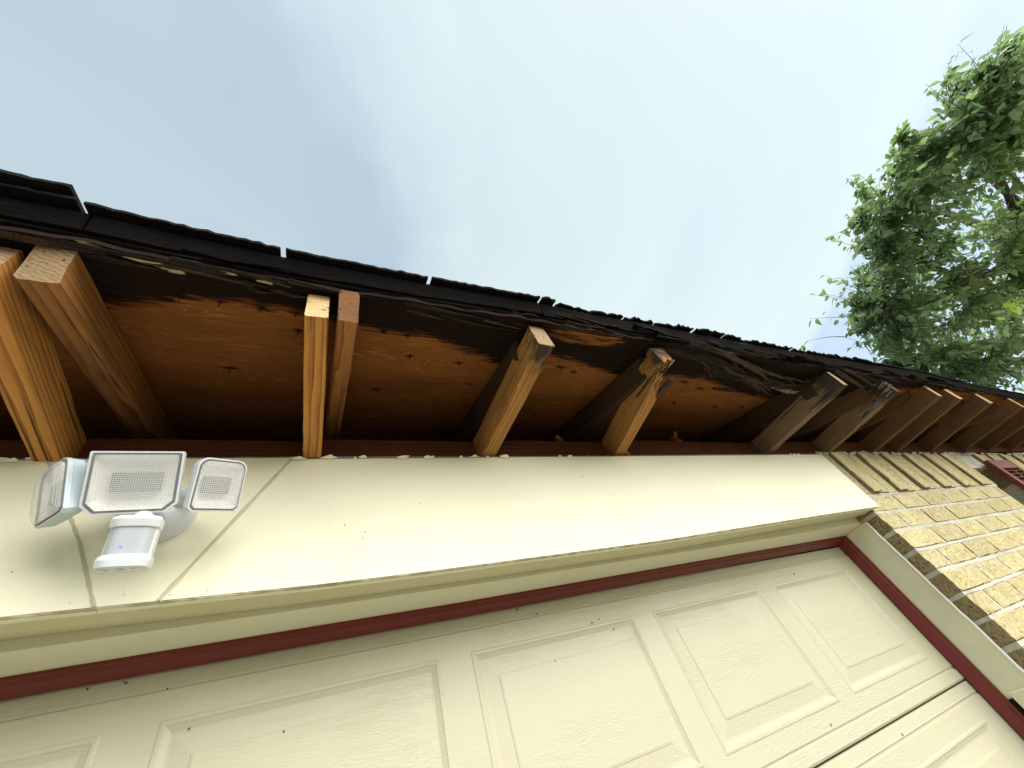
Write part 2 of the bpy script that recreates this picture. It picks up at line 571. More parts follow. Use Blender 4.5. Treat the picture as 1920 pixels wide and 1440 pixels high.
def fix_normals(me):
    bm = bmesh.new()
    bm.from_mesh(me)
    bmesh.ops.recalc_face_normals(bm, faces=bm.faces)
    bm.to_mesh(me)
    bm.free()
    return me


def box_mesh(name, x0, x1, y0, y1, z0, z1, bev=0.0, seg=1):
    bm = bmesh.new()
    bmesh.ops.create_cube(bm, size=1)
    for v in bm.verts:
        v.co.x = x0 if v.co.x < 0 else x1
        v.co.y = y0 if v.co.y < 0 else y1
        v.co.z = z0 if v.co.z < 0 else z1
    if bev:
        bmesh.ops.bevel(bm, geom=list(bm.edges), offset=bev, segments=seg, affect='EDGES', profile=0.6)
    me = bpy.data.meshes.new(name)
    bm.to_mesh(me)
    bm.free()
    return me


def sweep(name, rings, cap=True, closed=True):
    """rings: list of equal-length point loops"""
    n = len(rings[0])
    V = [p for r in rings for p in r]
    F = []
    for i in range(len(rings) - 1):
        for j in range(n if closed else n - 1):
            k = (j + 1) % n
            F.append((i * n + j, i * n + k, (i + 1) * n + k, (i + 1) * n + j))
    if cap and closed:
        F.append(tuple(range(n))[::-1])
        F.append(tuple((len(rings) - 1) * n + j for j in range(n)))
    return fix_normals(mesh(name, V, F))


def extrude_x(name, prof, xs, mat, parent, zoff=None, yoff=None, jit=0.0):
    """sweep a (y,z) profile along x with per-x offsets"""
    rings = []
    for x in xs:
        dz = zoff(x) if zoff else 0.0
        dy = yoff(x) if yoff else 0.0
        rings.append([(x, y + dy + random.uniform(-jit, jit), z + dz + random.uniform(-jit, jit)) for y, z in prof])
    return link(name, sweep(name, rings), mat, parent)


def label(o, text=None, cat=None, group=None, kind=None):
    if text:
        o['label'] = text
    if cat:
        o['category'] = cat
    if group:
        o['group'] = group
    if kind:
        o['kind'] = kind
    return o


def empty(name, loc, text, cat):
    o = bpy.data.objects.new(name, None)
    o.empty_display_size = 0.2
    COL.objects.link(o)
    o.location = loc
    return label(o, text, cat)


def xs_range(a, b, step):
    n = max(2, int(round((b - a) / step)) + 1)
    return [a + (b - a) * i / (n - 1) for i in range(n)]


def interp(xp, fp):
    return lambda x: float(np.interp(x, xp, fp))


# ------------------------------------------------------------------ setting: ground
g = link('ground', mesh('ground', [(-400, -400, -0.02), (400, -400, -0.02), (400, 400, -0.02), (-400, 400, -0.02)], [(0, 1, 2, 3)]), EARTH)
label(g, 'dry lawn stretching around the house', None, None, 'structure')
g = link('driveway', box_mesh('driveway', -5.6, 1.2, -14, -0.02, -0.15, 0.0, 0.01), PAVING)
label(g, 'grey driveway slab in front of the garage door', None, None, 'structure')

# ------------------------------------------------------------------ house
zr = lambda x: 2.45 + 0.02 * (x + 1.4)            # underside of the rafters
zd = lambda x: zr(x) + 0.088                       # underside of the deck at the eave
SL = 0.33                                          # roof pitch, rise over run
ZD = lambda x, y: zd(x) + SL * (y + 0.68)          # underside of the sloping deck
zbow = interp([-4.7, -2.28, -1.845, -1.635, -0.944, -0.284, 0.418], [2.15, 2.128, 2.117, 2.116, 2.121, 2.139, 2.156])
ztop = interp([-4.7, -2.42, -1.87, -1.25, 0.395, 0.5], [2.43, 2.436, 2.441, 2.443, 2.462, 2.463])
zj = interp([-4.7, -2.33, -1.5, 0.4], [2.122, 2.122, 2.121, 2.136])
FY = -0.25
BY = -0.222

house = empty('house', (-1.0, 1.0, 0.0), 'cream and yellow brick house with open rafter eave and rotting roof edge over the garage', 'house')
house_inv = Matrix.Translation((1.0, -1.0, 0.0))


def hpart(o):
    o.parent = house
    o.matrix_parent_inverse = house_inv
    return o


# --- header boards above the door
seamL = [(-2.355, 2.4365), (-2.277, 2.313), (-2.235, 2.242), (-2.175, 2.1255)]
seamR = [(-1.925, 2.4405), (-2.093, 2.1235)]


def header_board(poly):
    """poly: x,z outline counter-clockwise; thickness to the back"""
    n = len(poly)
    V = [(x, FY, z) for x, z in poly] + [(x, FY + 0.024, z) for x, z in poly]
    F = [tuple(range(n))[::-1], tuple(n + i for i in range(n))]
    for i in range(n):
        j = (i + 1) % n
        F.append((i, j, n + j, n + i))
    me = fix_normals(mesh('header_board', V, F))
    return hpart(link('header_board', me, CREAM))


def edge_pts(a, b, fn, step=0.08, jag=0.0):
    return [(x, fn(x) + random.uniform(-jag, 0)) for x in xs_range(a, b, step)]


lb = edge_pts(-4.70, -2.1757, zbow) + [(x - 0.0005, z) for x, z in seamL[::-1]] + edge_pts(-2.362, -4.70, lambda x: ztop(x), 0.03, 0.006)
header_board(lb)
pb = edge_pts(-2.1743, -2.0937, zbow) + [(x - 0.0005, z) for x, z in seamR[::-1]] + edge_pts(-1.932, -2.348, lambda x: ztop(x), 0.03, 0.005) + [(x + 0.0005, z) for x, z in seamL]
o = header_board(pb)
rb = edge_pts(-2.0923, 0.41, zbow) + [(0.41, 2.3)] + edge_pts(0.41, -1.92, lambda x: ztop(x), 0.03, 0.006) + [(x + 0.0005, z) for x, z in seamR]
header_board(rb)


def ribbon_seam(pts, w, mat, name='caulk_seam'):
    V, F = [], []
    P = []
    for i in range(len(pts) - 1):
        k = 12
        for s in range(k):
            f = s / k
            P.append((pts[i][0] * (1 - f) + pts[i + 1][0] * f, pts[i][1] * (1 - f) + pts[i + 1][1] * f))
    P.append(pts[-1])
    for i, (x, z) in enumerate(P):
        a = P[max(0, i - 1)]
        b = P[min(len(P) - 1, i + 1)]
        d = Vector((b[0] - a[0], b[1] - a[1])).normalized()
        nx, nz = -d.y, d.x
        ww = w * random.uniform(0.75, 1.25)
        for s, yo in ((-1, 0.002), (-0.5, -0.0022), (0.1, -0.0008), (0.5, -0.0030), (1, 0.002)):
            V.append((x + nx * ww * s, FY + yo, z + nz * ww * s))
    for i in range(len(P) - 1):
        for j in range(4):
            F.append((i * 5 + j, i * 5 + j + 1, (i + 1) * 5 + j + 1, (i + 1) * 5 + j))
    return hpart(link(name, fix_normals(mesh(name, V, F, True)), mat))


ribbon_seam(seamL, 0.0036, CAULK)
ribbon_seam(seamR, 0.0052, CAULK)

XS = xs_range(-4.7, 0.405, 0.08)
# boards under and behind the header: backing, recessed strip, head jamb
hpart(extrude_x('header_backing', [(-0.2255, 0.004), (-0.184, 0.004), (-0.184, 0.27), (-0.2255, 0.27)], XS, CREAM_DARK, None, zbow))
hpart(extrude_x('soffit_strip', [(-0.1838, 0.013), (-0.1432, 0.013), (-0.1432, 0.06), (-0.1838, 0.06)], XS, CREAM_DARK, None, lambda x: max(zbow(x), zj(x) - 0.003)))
hpart(extrude_x('head_jamb', [(-0.143, 0.0), (0.03, 0.0), (0.03, 0.09), (-0.143, 0.09)], xs_range(-4.7, 0.42, 0.1), JAMB, None, zj))
# grey weathered cap showing over the peeled paint
hpart(extrude_x('cap_strip', [(-0.2475, -0.004), (-0.224, -0.004), (-0.224, 0.0055), (-0.2475, 0.0055)], xs_range(-4.7, 0.405, 0.03), W_GREY, None, ztop, None, 0.0006))
rings = []
for x in xs_range(-2.9, 0.40, 0.012):
    j = random.uniform(-0.0010, 0.0010)
    dz = zbow(x)
    rings.append([(x, FY + 0.0005, dz - 0.0002), (x, FY + 0.003 + j, dz - 0.0022 + j), (x, FY + 0.010 + 2 * j, dz - 0.0010), (x, FY + 0.006, dz + 0.001)])
hpart(link('cracked_bead', sweep('cracked_bead', rings), CAULK_DIRTY))
# peeling flakes
V, F = [], []
for k in range(30):
    x = random.uniform(-2.75, 0.38)
    if k < 18:
        x = random.uniform(-2.5, -1.3)
    z = ztop(x) - random.uniform(0.0, 0.007)
    w, h = random.uniform(0.004, 0.026), random.uniform(0.0018, 0.0055)
    n = 9
    b0 = len(V)
    for i in range(n):
        a = 2 * math.pi * i / n
        V.append((x + w * math.cos(a) * random.uniform(0.35, 1.15), FY - 0.003 - max(0, math.sin(a)) * random.uniform(0.001, 0.008), z + h * math.sin(a) * random.uniform(0.6, 1.2)))
    F.append(tuple(range(b0, b0 + n)))
fl = hpart(link('paint_flakes', mesh('paint_flakes', V, F), CREAM))
fl['kind'] = 'stuff'

# nail heads in the header
nh = bpy.data.meshes.new('nail_head')
bm = bmesh.new()
bmesh.ops.create_uvsphere(bm, u_segments=10, v_segments=6, radius=0.0042)
for v in bm.verts:
    v.co.y *= 0.35
bm.to_mesh(nh)
bm.free()
nh.materials.append(CREAM)
for x, z in [(-1.868, 2.385), (-1.842, 2.368), (-1.922, 2.133), (-1.83, 2.131), (-1.795, 2.133), (-1.732, 2.152), (-2.206, 2.139), (-2.142, 2.143), (-2.078, 2.133), (-2.025, 2.133), (-1.576, 2.128), (-1.334, 2.134), (-1.225, 2.134), (-0.62, 2.15), (-0.1, 2.165)]:
    hpart(link('nail_head', nh, None, None, (x, FY - 0.0003, z)))
# dark insect specks on the header and door
def speck_mesh(name, pts, y, size):
    V, F = [], []
    for x, z in pts:
        for q in range(random.choice((1, 1, 2))):
            ox, oz = random.uniform(-0.004, 0.004) * q, random.uniform(-0.004, 0.004) * q
            s = size * random.uniform(0.6, 1.3)
            b0 = len(V)
            n = 6
            for i in range(n):
                a = 2 * math.pi * i / n
                V.append((x + ox + s * math.cos(a) * random.uniform(0.5, 1.0), y, z + oz + s * 1.5 * math.sin(a) * random.uniform(0.5, 1.0)))
            V.append((x + ox, y - s * 0.8, z + oz))
            for i in range(n):
                F.append((b0 + i, b0 + (i + 1) % n, b0 + n))
    return fix_normals(mesh(name, V, F))


sp = hpart(link('insect_specks', speck_mesh('insect_specks', [(-1.833, 2.254), (-1.803, 2.246), (-1.762, 2.222), (-1.765, 2.209), (-0.512, 2.418), (-0.511, 2.412), (0.363, 2.305), (0.385, 2.308), (-0.654, 2.158), (-1.63, 2.29), (-1.514, 2.285), (-0.9, 2.24), (-1.1, 2.36), (-2.3, 2.2), (-2.36, 2.22)], FY, 0.0012), DIRT))
sp['kind'] = 'stuff'

# --- door stops and side jambs
stop_prof = [(-0.050, 0.0015), (-0.050, -0.007), (-0.040, -0.009), (-0.038, -0.014), (-0.030, -0.0155), (-0.006, -0.021), (-0.003, -0.018), (-0.003, 0.0015)]
o = hpart(extrude_x('door_stop', stop_prof, xs_range(-4.64, 0.385, 0.07), RED, None, zj, None, 0.0005))
o['label'] = 'dark red stop moulding along the head of the garage door'


def side_jamb(xf, sgn):
    # jamb board
    z1 = 2.15
    hpart(link('side_jamb', box_mesh('side_jamb', min(xf, xf + sgn * 0.03), max(xf, xf + sgn * 0.03), -0.158, 0.03, 0.0, zj(xf) - 0.001, 0.0015), JAMB))
    # caulk bead between jamb and brick, uneven
    rings = []
    for z in xs_range(0.0, 2.13, 0.035):
        j = random.uniform(-0.002, 0.002)
        rings.append([(xf - sgn * (0.002 + j * 0.4), -0.157, z), (xf - sgn * (0.004 + j * 0.5), -0.163 + j, z), (xf + sgn * 0.002, -0.168 + j, z), (xf + sgn * 0.012, -0.158, z)])
    hpart(link('caulk_bead', sweep('caulk_bead', rings), WHITE_CAULK))
    prof = [(-0.054, 0.0), (-0.054, 0.006), (-0.044, 0.009), (-0.042, 0.013), (-0.033, 0.016), (-0.006, 0.024), (-0.003, 0.021), (-0.003, 0.0)]
    rings = []
    for z in xs_range(0.02, zj(xf) - 0.003, 0.07):
        rings.append([(xf - sgn * (d + random.uniform(-0.0005, 0.0005)), y, z) for y, d in prof])
    q = hpart(link('door_stop', sweep('door_stop', rings), RED))
    q['label'] = 'dark red stop moulding down the %s side jamb of the garage door' % ('right' if sgn > 0 else 'left')


side_jamb(0.385, 1)
side_jamb(-4.66, -1)
# cover block nailed on the right jamb below the head
hpart(link('jamb_block', box_mesh('jamb_block', 0.366, 0.3845, -0.143, -0.078, 0.9, 1.515, 0.003, 2), JAMB))
hpart(link('jamb_gap', box_mesh('jamb_gap', 0.380, 0.3848, -0.0775, -0.056, 0.9, 1.50), BLACKGAP))

# --- brick wall
wall_x1 = 6.2
mort = []
mw = [(0.412, 0.0), (2.105, 0.0), (2.105, 2.222), (2.125, 2.222), (2.125, 2.375), (2.435, 2.375), (2.435, 0.0), (wall_x1, 0.0), (wall_x1, 2.62), (0.412, 2.50)]
# mortar body as boxes (with the narrow window opening left free)
brick_wall = bpy.data.objects.new('brick_wall', None)
V, F = [], []


def addbox(V, F, x0, x1, y0, y1, z0, z1):
    b0 = len(V)
    V += [(x0, y0, z0), (x1, y0, z0), (x1, y1, z0), (x0, y1, z0), (x0, y0, z1), (x1, y0, z1), (x1, y1, z1), (x0, y1, z1)]
    for f in ((0, 3, 2, 1), (4, 5, 6, 7), (0, 1, 5, 4), (1, 2, 6, 5), (2, 3, 7, 6), (3, 0, 4, 7)):
        F.append(tuple(b0 + i for i in f))


MY = BY + 0.0028
addbox(V, F, 0.3985, 2.095, MY, -0.10, 0.0, 2.2255)
addbox(V, F, 0.3995, 2.13, MY, -0.1005, 2.2265, 2.492)
addbox(V, F, 2.131, 2.424, MY, -0.1005, 2.372, 2.492)
addbox(V, F, 2.425, wall_x1, MY, -0.1002, 0.0, 2.493)
addbox(V, F, 2.1, 2.42, -0.12, -0.105, 0.0, 2.37)
me = mesh('brick_wall', V, F)
brick_wall = hpart(link('brick_wall', me, MORTAR))


def wpart(o):
    o.parent = brick_wall
    return o


def brick_mesh(name, l, h, d=0.11):
    """face toward -Y at y=0, centred in x and z"""
    bm = bmesh.new()
    bmesh.ops.create_cube(bm, size=1)
    for v in bm.verts:
        v.co.x *= l
        v.co.z *= h
        v.co.y = 0.0 if v.co.y < 0 else d
    ed = [e for e in bm.edges if not all(v.co.y > d * 0.5 for v in e.verts)]
    bmesh.ops.bevel(bm, geom=ed, offset=0.0035, segments=1, affect='EDGES')
    fe = [e for e in bm.edges if e.calc_length() > 0.05 and all(v.co.y < 0.005 for v in e.verts)]
    bmesh.ops.subdivide_edges(bm, edges=fe, cuts=3)
    for v in bm.verts:
        if v.co.y < 0.01:
            v.co.x += random.uniform(-0.0018, 0.0018)
            v.co.z += random.uniform(-0.0018, 0.0018)
            v.co.y += random.uniform(-0.0012, 0.0012)
    bmesh.ops.recalc_face_normals(bm, faces=bm.faces)
    for f in bm.faces:
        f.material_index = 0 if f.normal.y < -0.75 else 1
    m = bpy.data.meshes.new(name)
    bm.to_mesh(m)
    bm.free()
    m.materials.append(BRICK)
    m.materials.append(BRICK_SIDE)
    return m


full = [brick_mesh('brick', 0.252, 0.076) for _ in range(6)]
cut = {}


def cut_brick(l):
    k = round(l, 2)
    if k not in cut:
        cut[k] = brick_mesh('brick', k, 0.076)
    return cut[k]


PITCH, HB = 0.265, 0.088


def row(i, zc, extra=False):
    off = 0.699 if i % 2 == 0 else 0.545
    joints = [0.395] + [off + PITCH * k for k in range(0, 30) if off + PITCH * k < wall_x1]
    out = []
    for a, b in zip(joints[:-1], joints[1:]):
        # leave the narrow window opening
        for s, e in ((a, b),):
            if s < 2.09 < e:
                e = 2.09
            elif s >= 2.09 and e <= 2.42:
                continue
            elif s < 2.42 < e:
                s = 2.42
            elif 2.09 <= s < 2.42:
                continue
            if e - s > 0.03:
                out.append((s + 0.006 if s > 0.4 else s, e - 0.006, zc))
    return out


main_rows, rest = [], []
for i in range(25):
    zc = 2.184 - HB * i + (0 if i == 0 else random.uniform(-0.0015, 0.0015))
    if zc < 0.03:
        break
    (main_rows if i < 13 else rest).extend(row(i, zc))
main_rows = [b for b in main_rows if True]
near = [b for b in main_rows if b[0] < 4.4]
far = [b for b in main_rows if b[0] >= 4.4] + rest
for a, b, zc in near:
    l = b - a
    me = random.choice(full) if abs(l - 0.253) < 0.006 else cut_brick(l)
    wpart(link('brick', me, None, None, ((a + b) / 2, BY + random.uniform(-0.0018, 0.0012), zc), (random.uniform(-0.008, 0.008), random.uniform(-0.006, 0.006), random.uniform(-0.006, 0.006))))
V, F = [], []
for a, b, zc in far:
    addbox(V, F, a, b, BY + random.uniform(-0.002, 0.002), BY + 0.05, zc - 0.038, zc + 0.038)
o = wpart(link('brick_courses', mesh('brick_courses', V, F), BRICK))
o['kind'] = 'stuff'
# soldier course, every third brick standing proud
sold = [brick_mesh('soldier_brick', 0.079, 0.252) for _ in range(4)]
x = 0.50
k = 0
while x < 4.6:
    if not (2.13 < x < 2.42):
        proud = 0.015 if k % 3 == 1 else (0.004 if k % 3 == 2 else 0.0)
        wpart(link('soldier_brick', random.choice(sold), None, None, (x, BY - proud + random.uniform(-0.0015, 0.0015), 2.362 + random.uniform(-0.003, 0.003)), (0, random.uniform(-0.008, 0.008), 0)))
    x += 0.0888
    k += 1
# right return of the window opening: brick ends seen from the side
rt = brick_mesh('return_brick', 0.075, 0.076, 0.02)
for i in range(13):
    zc = 2.184 - HB * i
# mortar smears and foam squeezed out at the top of the wall
V, F = [], []
for k in range(150):
    x = random.uniform(0.46, 4.2)
    z = 2.492 + random.uniform(-0.004, 0.010)
    w, h, d = random.uniform(0.01, 0.04), random.uniform(0.005, 0.016), random.uniform(0.004, 0.014)
    b0 = len(V)
    n = 8
    for i in range(n):
        a = 2 * math.pi * i / n
        V.append((x + w * math.cos(a) * random.uniform(0.6, 1.2), BY - random.uniform(-0.002, 0.004), z + h * math.sin(a) * random.uniform(0.5, 1.3)))
    V.append((x + random.uniform(-w, w) * 0.4, BY - d, z + random.uniform(-h, h) * 0.5))
    for i in range(n):
        F.append((b0 + i, b0 + (i + 1) % n, b0 + n))
o = wpart(link('mortar_squeeze', fix_normals(mesh('mortar_squeeze', V, F)), MORTAR))
o['kind'] = 'stuff'

# left pier of brick beyond the door (out of frame)
V, F = [], []
for i in range(27):
    zc = 0.05 + HB * i
    x = -5.7 + (0.13 if i % 2 else 0)
    while x < -4.72:
        addbox(V, F, x + 0.006, min(x + 0.259, -4.70), BY, BY + 0.05, zc - 0.038, zc + 0.038)
        x += PITCH
addbox(V, F, -5.7, -4.705, MY, -0.1, 0.0, 2.42)
o = wpart(link('brick_courses', mesh('brick_courses', V, F), BRICK))
o['kind'] = 'stuff'
# gable side and inner closing walls keep daylight out of the attic
hpart(link('rear_wall', box_mesh('rear_wall', -5.7, wall_x1, 6.0, 6.1, 0.0, 2.6), JAMB))
for xw in (-5.74, wall_x1 + 0.05):
    poly = [(-0.2, 0.0), (6.1, 0.0), (6.1, 2.55), (2.85, ZD(xw, 2.85) - 0.01), (-0.2, ZD(xw, -0.2) - 0.01)]
    Vg = [(xw - 0.04, y, z) for y, z in poly] + [(xw + 0.04, y, z) for y, z in poly]
    Fg = [(0, 1, 2, 3, 4), (9, 8, 7, 6, 5)] + [(i, (i + 1) % 5, 5 + (i + 1) % 5, 5 + i) for i in range(5)]
    hpart(link('gable_wall', fix_normals(mesh('gable_wall', Vg, Fg)), MORTAR))
hpart(link('garage_ceiling', box_mesh('garage_ceiling', -5.69, wall_x1 - 0.01, -0.17, 5.99, 2.40, 2.43), W_DARK))
hpart(link('inner_wall', box_mesh('inner_wall', 0.5, wall_x1 - 0.01, -0.09, -0.05, 0.0, 2.44), MORTAR))

# --- rafters
def beam_mesh(name, w, h, length, jit=0.0006, bev=0.0025, bottom=None, side=None):
    """local: x width, y length (-L/2 eave end .. L/2), z height; bottom(y01)->raise of underside"""
    rings = []
    n = 26
    for i in range(n):
        f = i / (n - 1)
        y = -length / 2 + length * f
        up = bottom(f) if bottom else 0.0
        sx = side(f) if side else 0.0
        lo, hi = -h / 2 + up, h / 2
        hw = w / 2
        sec = [(-hw + bev, lo), (-hw * 0.3, lo), (hw * 0.3, lo), (hw - bev, lo), (hw, lo + bev), (hw, lo + (hi - lo) * 0.5), (hw, hi - bev), (hw - bev, hi), (0, hi), (-hw + bev, hi), (-hw, hi - bev), (-hw, lo + (hi - lo) * 0.5), (-hw, lo + bev)]
        rings.append([(px + sx + random.uniform(-jit, jit), y + (random.uniform(-jit, jit) * 2), pz + random.uniform(-jit, jit)) for px, pz in sec])
    return sweep(name, rings)


def rafter(xf, xb, mat, yend=-0.662, yback=0.30, w=0.04, h=0.0865, text=None, bottom=None, side=None, jit=0.0007, bev=0.003, cap=True):
    """xf/xb: centre x at the eave end and at the wall line"""
    length = yback - yend
    xc_slope = (xb - xf) / (-0.26 - (-0.66))
    ang = -math.atan(xc_slope)
    xm = xf + xc_slope * (length / 2)
    me = beam_mesh('rafter_tail', w, h, length, jit, bev, bottom, side)
    me.materials.append(mat)
    me.materials.append({True: END_GREY, False: mat, 'pale': CUT_END, 'mid': END_MID, 'red': END_RED}[cap])
    me.polygons[len(me.polygons) - 2].material_index = 1
    o = link('rafter_tail', me, None, None, (xm, (yend + yback) / 2, zr(xf) + h / 2), (0, 0, ang))
    hpart(o)
    if text:
        o['label'] = text
    return o

rafter(-2.343, -2.353, W_GOLD, text='golden brown level rafter tail cut off by the left edge', w=0.044)


def sloped(x, mat, yend, w=0.04, h=0.085, cap=None, text=None, yaw=0.0, yback=0.88):
    """common rafter following the roof pitch"""
    a = math.atan(SL)
    length = (yback - yend) / math.cos(a)
    me = beam_mesh('rafter', w, h, length, 0.0012, 0.0035)
    me.materials.append(mat)
    me.materials.append(cap or mat)
    me.polygons[len(me.polygons) - 2].material_index = 1
    ym = (yend + yback) / 2
    zc = ZD(x, ym) - (h / 2) / math.cos(a) - 0.0015
    o = hpart(link('rafter', me, None, None, (x, ym, zc)))
    o.rotation_euler = (a, 0, yaw)
    if text:
        o['label'] = text
    return o


sloped(-2.280, W_BROWN, -0.662, 0.050, 0.079, cap=END_GREY, text='sloping brown rafter with nail holes beside the leftmost level tail')
sloped(-1.836, W_BROWN, -0.666, 0.039, cap=END_RED, text='sloping red brown rafter tight beside the golden level tail')
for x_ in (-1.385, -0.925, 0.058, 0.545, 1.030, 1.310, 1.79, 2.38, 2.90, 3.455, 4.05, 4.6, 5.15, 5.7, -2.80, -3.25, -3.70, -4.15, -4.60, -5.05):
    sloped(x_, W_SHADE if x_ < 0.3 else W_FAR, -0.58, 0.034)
rafter(-1.893, -1.883, W_GOLD, yend=-0.658, cap='pale', w=0.041, text='golden level rafter tail with a bright freshly cut end')
rafter(-1.372, -1.398, W_GOLD_ROT, yend=-0.662, w=0.047, text='weathered rafter tail with a split dark stained end')
rafter(0.077, 0.035, W_ROT, yend=-0.658, w=0.042, jit=0.0012, text='dark rafter tail with a ragged split end')
rafter(0.552, 0.552, W_ROT, yend=-0.655, w=0.042, cap=False, jit=0.0015, text='rotted rafter tail with crumbling pale fibres at its end')
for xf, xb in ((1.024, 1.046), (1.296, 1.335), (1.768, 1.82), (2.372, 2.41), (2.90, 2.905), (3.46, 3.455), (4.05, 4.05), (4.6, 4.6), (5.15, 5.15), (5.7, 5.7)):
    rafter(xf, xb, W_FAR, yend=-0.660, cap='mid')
for xf in (-2.80, -3.25, -3.70, -4.15, -4.60, -5.05):
    rafter(xf, xf, W_BROWN)

# the broken rafter: rotten lower corner, and a split sliver leaning away
bm = bmesh.new()


def D_bottom(f):
    y = -0.66 + f * 1.56
    if y < -0.60:
        return 0.034 + 0.010 * math.sin(y * 240)
    if y < -0.50:
        return 0.030 * (1 - (y + 0.60) / 0.10) + 0.004 * math.sin(y * 330)
    return 0.0


rings = []
ys = [-0.655, -0.648, -0.64, -0.63, -0.62, -0.61, -0.60, -0.59, -0.575, -0.56, -0.545, -0.53, -0.515, -0.50, -0.46, -0.40, -0.3, -0.1, 0.1, 0.3]
w, h = 0.046, 0.0865
for i, y in enumerate(ys):
    rot = max(0.0, min(1.0, (-0.50 - y) / 0.10))
    j = 0.0045 * rot
    up = rot * (0.020 + 0.010 * math.sin(y * 310) + random.uniform(-0.004, 0.004))
    lo, hi, hw = -h / 2, h / 2, w / 2
    sec = [(-hw, lo + up * 0.35), (-hw * 0.55, lo + up * 0.2 + rot * random.uniform(0, 0.012)), (-hw * 0.2, lo + up + rot * random.uniform(0, 0.014)), (hw * 0.3, lo + up * 1.7 + rot * random.uniform(0, 0.012)),
           (hw * 0.7, lo + up * 1.3), (hw, lo + up * 1.6), (hw, lo + h * 0.55), (hw, hi), (0, hi), (-hw, hi), (-hw, 0)]
    rings.append([(px + random.uniform(-j, j) * 0.6, y + 0.1775 + (random.uniform(-j, j) if i else 0), pz + random.uniform(-j, j) * 0.6) for px, pz in sec])
me = sweep('rafter_tail', rings)
D = hpart(link('rafter_tail', me, W_GOLD_ROT, None, (-0.93 + 0.045 * 0.5 * 1.0, -0.1775, zr(-0.93) + h / 2), (0, 0, -math.atan(0.045 / 0.39) * 1.0)))
D['label'] = 'broken rafter tail with a rotten hollowed end'
# place so that the eave end sits at x = -0.935
d_ang = -math.atan(0.045 / 0.39)
D.location = (-0.930 + 0.045 / 0.39 * (0.66 - 0.1775), -0.1775, zr(-0.93) + h / 2)


def shard(name, pts, w0, w1, th, mat, parent, loc=(0, 0, 0), rot=(0, 0, 0), bend=0.0):
    """a long thin splinter along a polyline, tapering and ragged"""
    rings = []
    P = [Vector(p) for p in pts]
    n = 10
    tot = len(P) - 1
    for i in range(n + 1):
        f = i / n
        k = min(int(f * tot), tot - 1)
        ff = f * tot - k
        c = P[k].lerp(P[k + 1], ff)
        d = (P[k + 1] - P[k]).normalized()
        s = d.cross(Vector((0, 0, 1)))
        s = s.normalized() if s.length > 1e-4 else Vector((1, 0, 0))
        u = s.cross(d)
        ww = (w0 + (w1 - w0) * f) * random.uniform(0.75, 1.2)
        tt = th * random.uniform(0.7, 1.3)
        if i == n:
            ww *= 0.25
        rings.append([c + s * ww - u * tt, c + s * ww + u * tt, c - s * ww * random.uniform(0.8, 1.2) + u * tt, c - s * ww - u * tt])
    return link(name, sweep(name, rings), mat, parent, loc, rot)


z0 = zr(-0.93)
q = hpart(shard('splinter', [(-0.905, -0.46, z0 + 0.012), (-0.893, -0.52, z0 + 0.008), (-0.880, -0.575, z0 + 0.006), (-0.872, -0.598, z0 + 0.008)], 0.005, 0.011, 0.006, W_GOLD_ROT, None))
q['label'] = 'pale split sliver leaning off the broken rafter'
for k in range(7):
    a = random.uniform(-0.956, -0.905)
    y = random.uniform(-0.65, -0.55)
    hpart(shard('splinter', [(a, y + random.uniform(0.03, 0.07), z0 + random.uniform(0.015, 0.03)), (a + random.uniform(-0.006, 0.006), y - 0.01, z0 + random.uniform(0.01, 0.025))], 0.003, 0.002, 0.002, random.choice((W_SPLIT, W_GOLD_ROT, W_DARK)), None))
# crumbling fibres on the left face of the rotted rafter
zf = zr(0.55)
for k in range(34):
    y = random.uniform(-0.63, -0.47)
    xx = 0.529 - random.uniform(0.0, 0.004)
    zz_ = zf + random.uniform(0.005, 0.06) * (1.0 if y < -0.57 else 0.5)
    hpart(shard('splinter', [(xx, y, zz_), (xx - 0.003, y - random.uniform(0.02, 0.05), zz_ + random.uniform(-0.008, 0.008))], random.uniform(0.001, 0.0022), 0.0006, random.uniform(0.001, 0.003), random.choice((W_GREY, W_GREY, W_GOLD_ROT)), None))

# blocking between the rafters on top of the wall
bx = [-5.6, -5.05, -4.60, -4.15, -3.70, -3.25, -2.80, -2.353, -1.883, -1.398, -0.888, 0.035, 0.552, 1.046, 1.335, 1.82, 2.41, 2.905, 3.455, 4.05, 4.6, 5.15, 5.7, wall_x1]
for a, b in zip(bx[:-1], bx[1:]):
    me = beam_mesh('top_plate', 0.040, 0.105, (b - a) - 0.048, 0.0005, 0.002)
    xm = (a + b) / 2
    o = hpart(link('top_plate', me, W_RED, None, (xm, -0.2005, zr(xm) + 0.089 - 0.0525), (0, 0, math.pi / 2)))
    o.rotation_euler = (0, 0, math.pi / 2)
# scrap block wedged beside the broken rafter and toe blocks in the dark
hpart(link('scrap_block', box_mesh('scrap_block', -0.852, -0.835, -0.248, -0.223, 2.450, 2.492, 0.002), W_BROWN))
hpart(shard('scrap_block', [(-0.850, -0.25, 2.492), (-0.905, -0.235, 2.535)], 0.009, 0.009, 0.008, W_GREY, None))
hpart(shard('scrap_block', [(-0.43, -0.19, 2.55), (-0.455, -0.19, 2.60), (-0.40, -0.175, 2.66)], 0.012, 0.012, 0.008, W_BROWN, None))
hpart(shard('scrap_block', [(-1.05, -0.19, 2.545), (-1.07, -0.185, 2.60)], 0.010, 0.010, 0.008, W_BROWN, None))
hpart(link('scrap_block', box_mesh('scrap_block', -2.385, -2.373, -0.249, -0.226, 2.440, 2.47, 0.002), W_GREY))

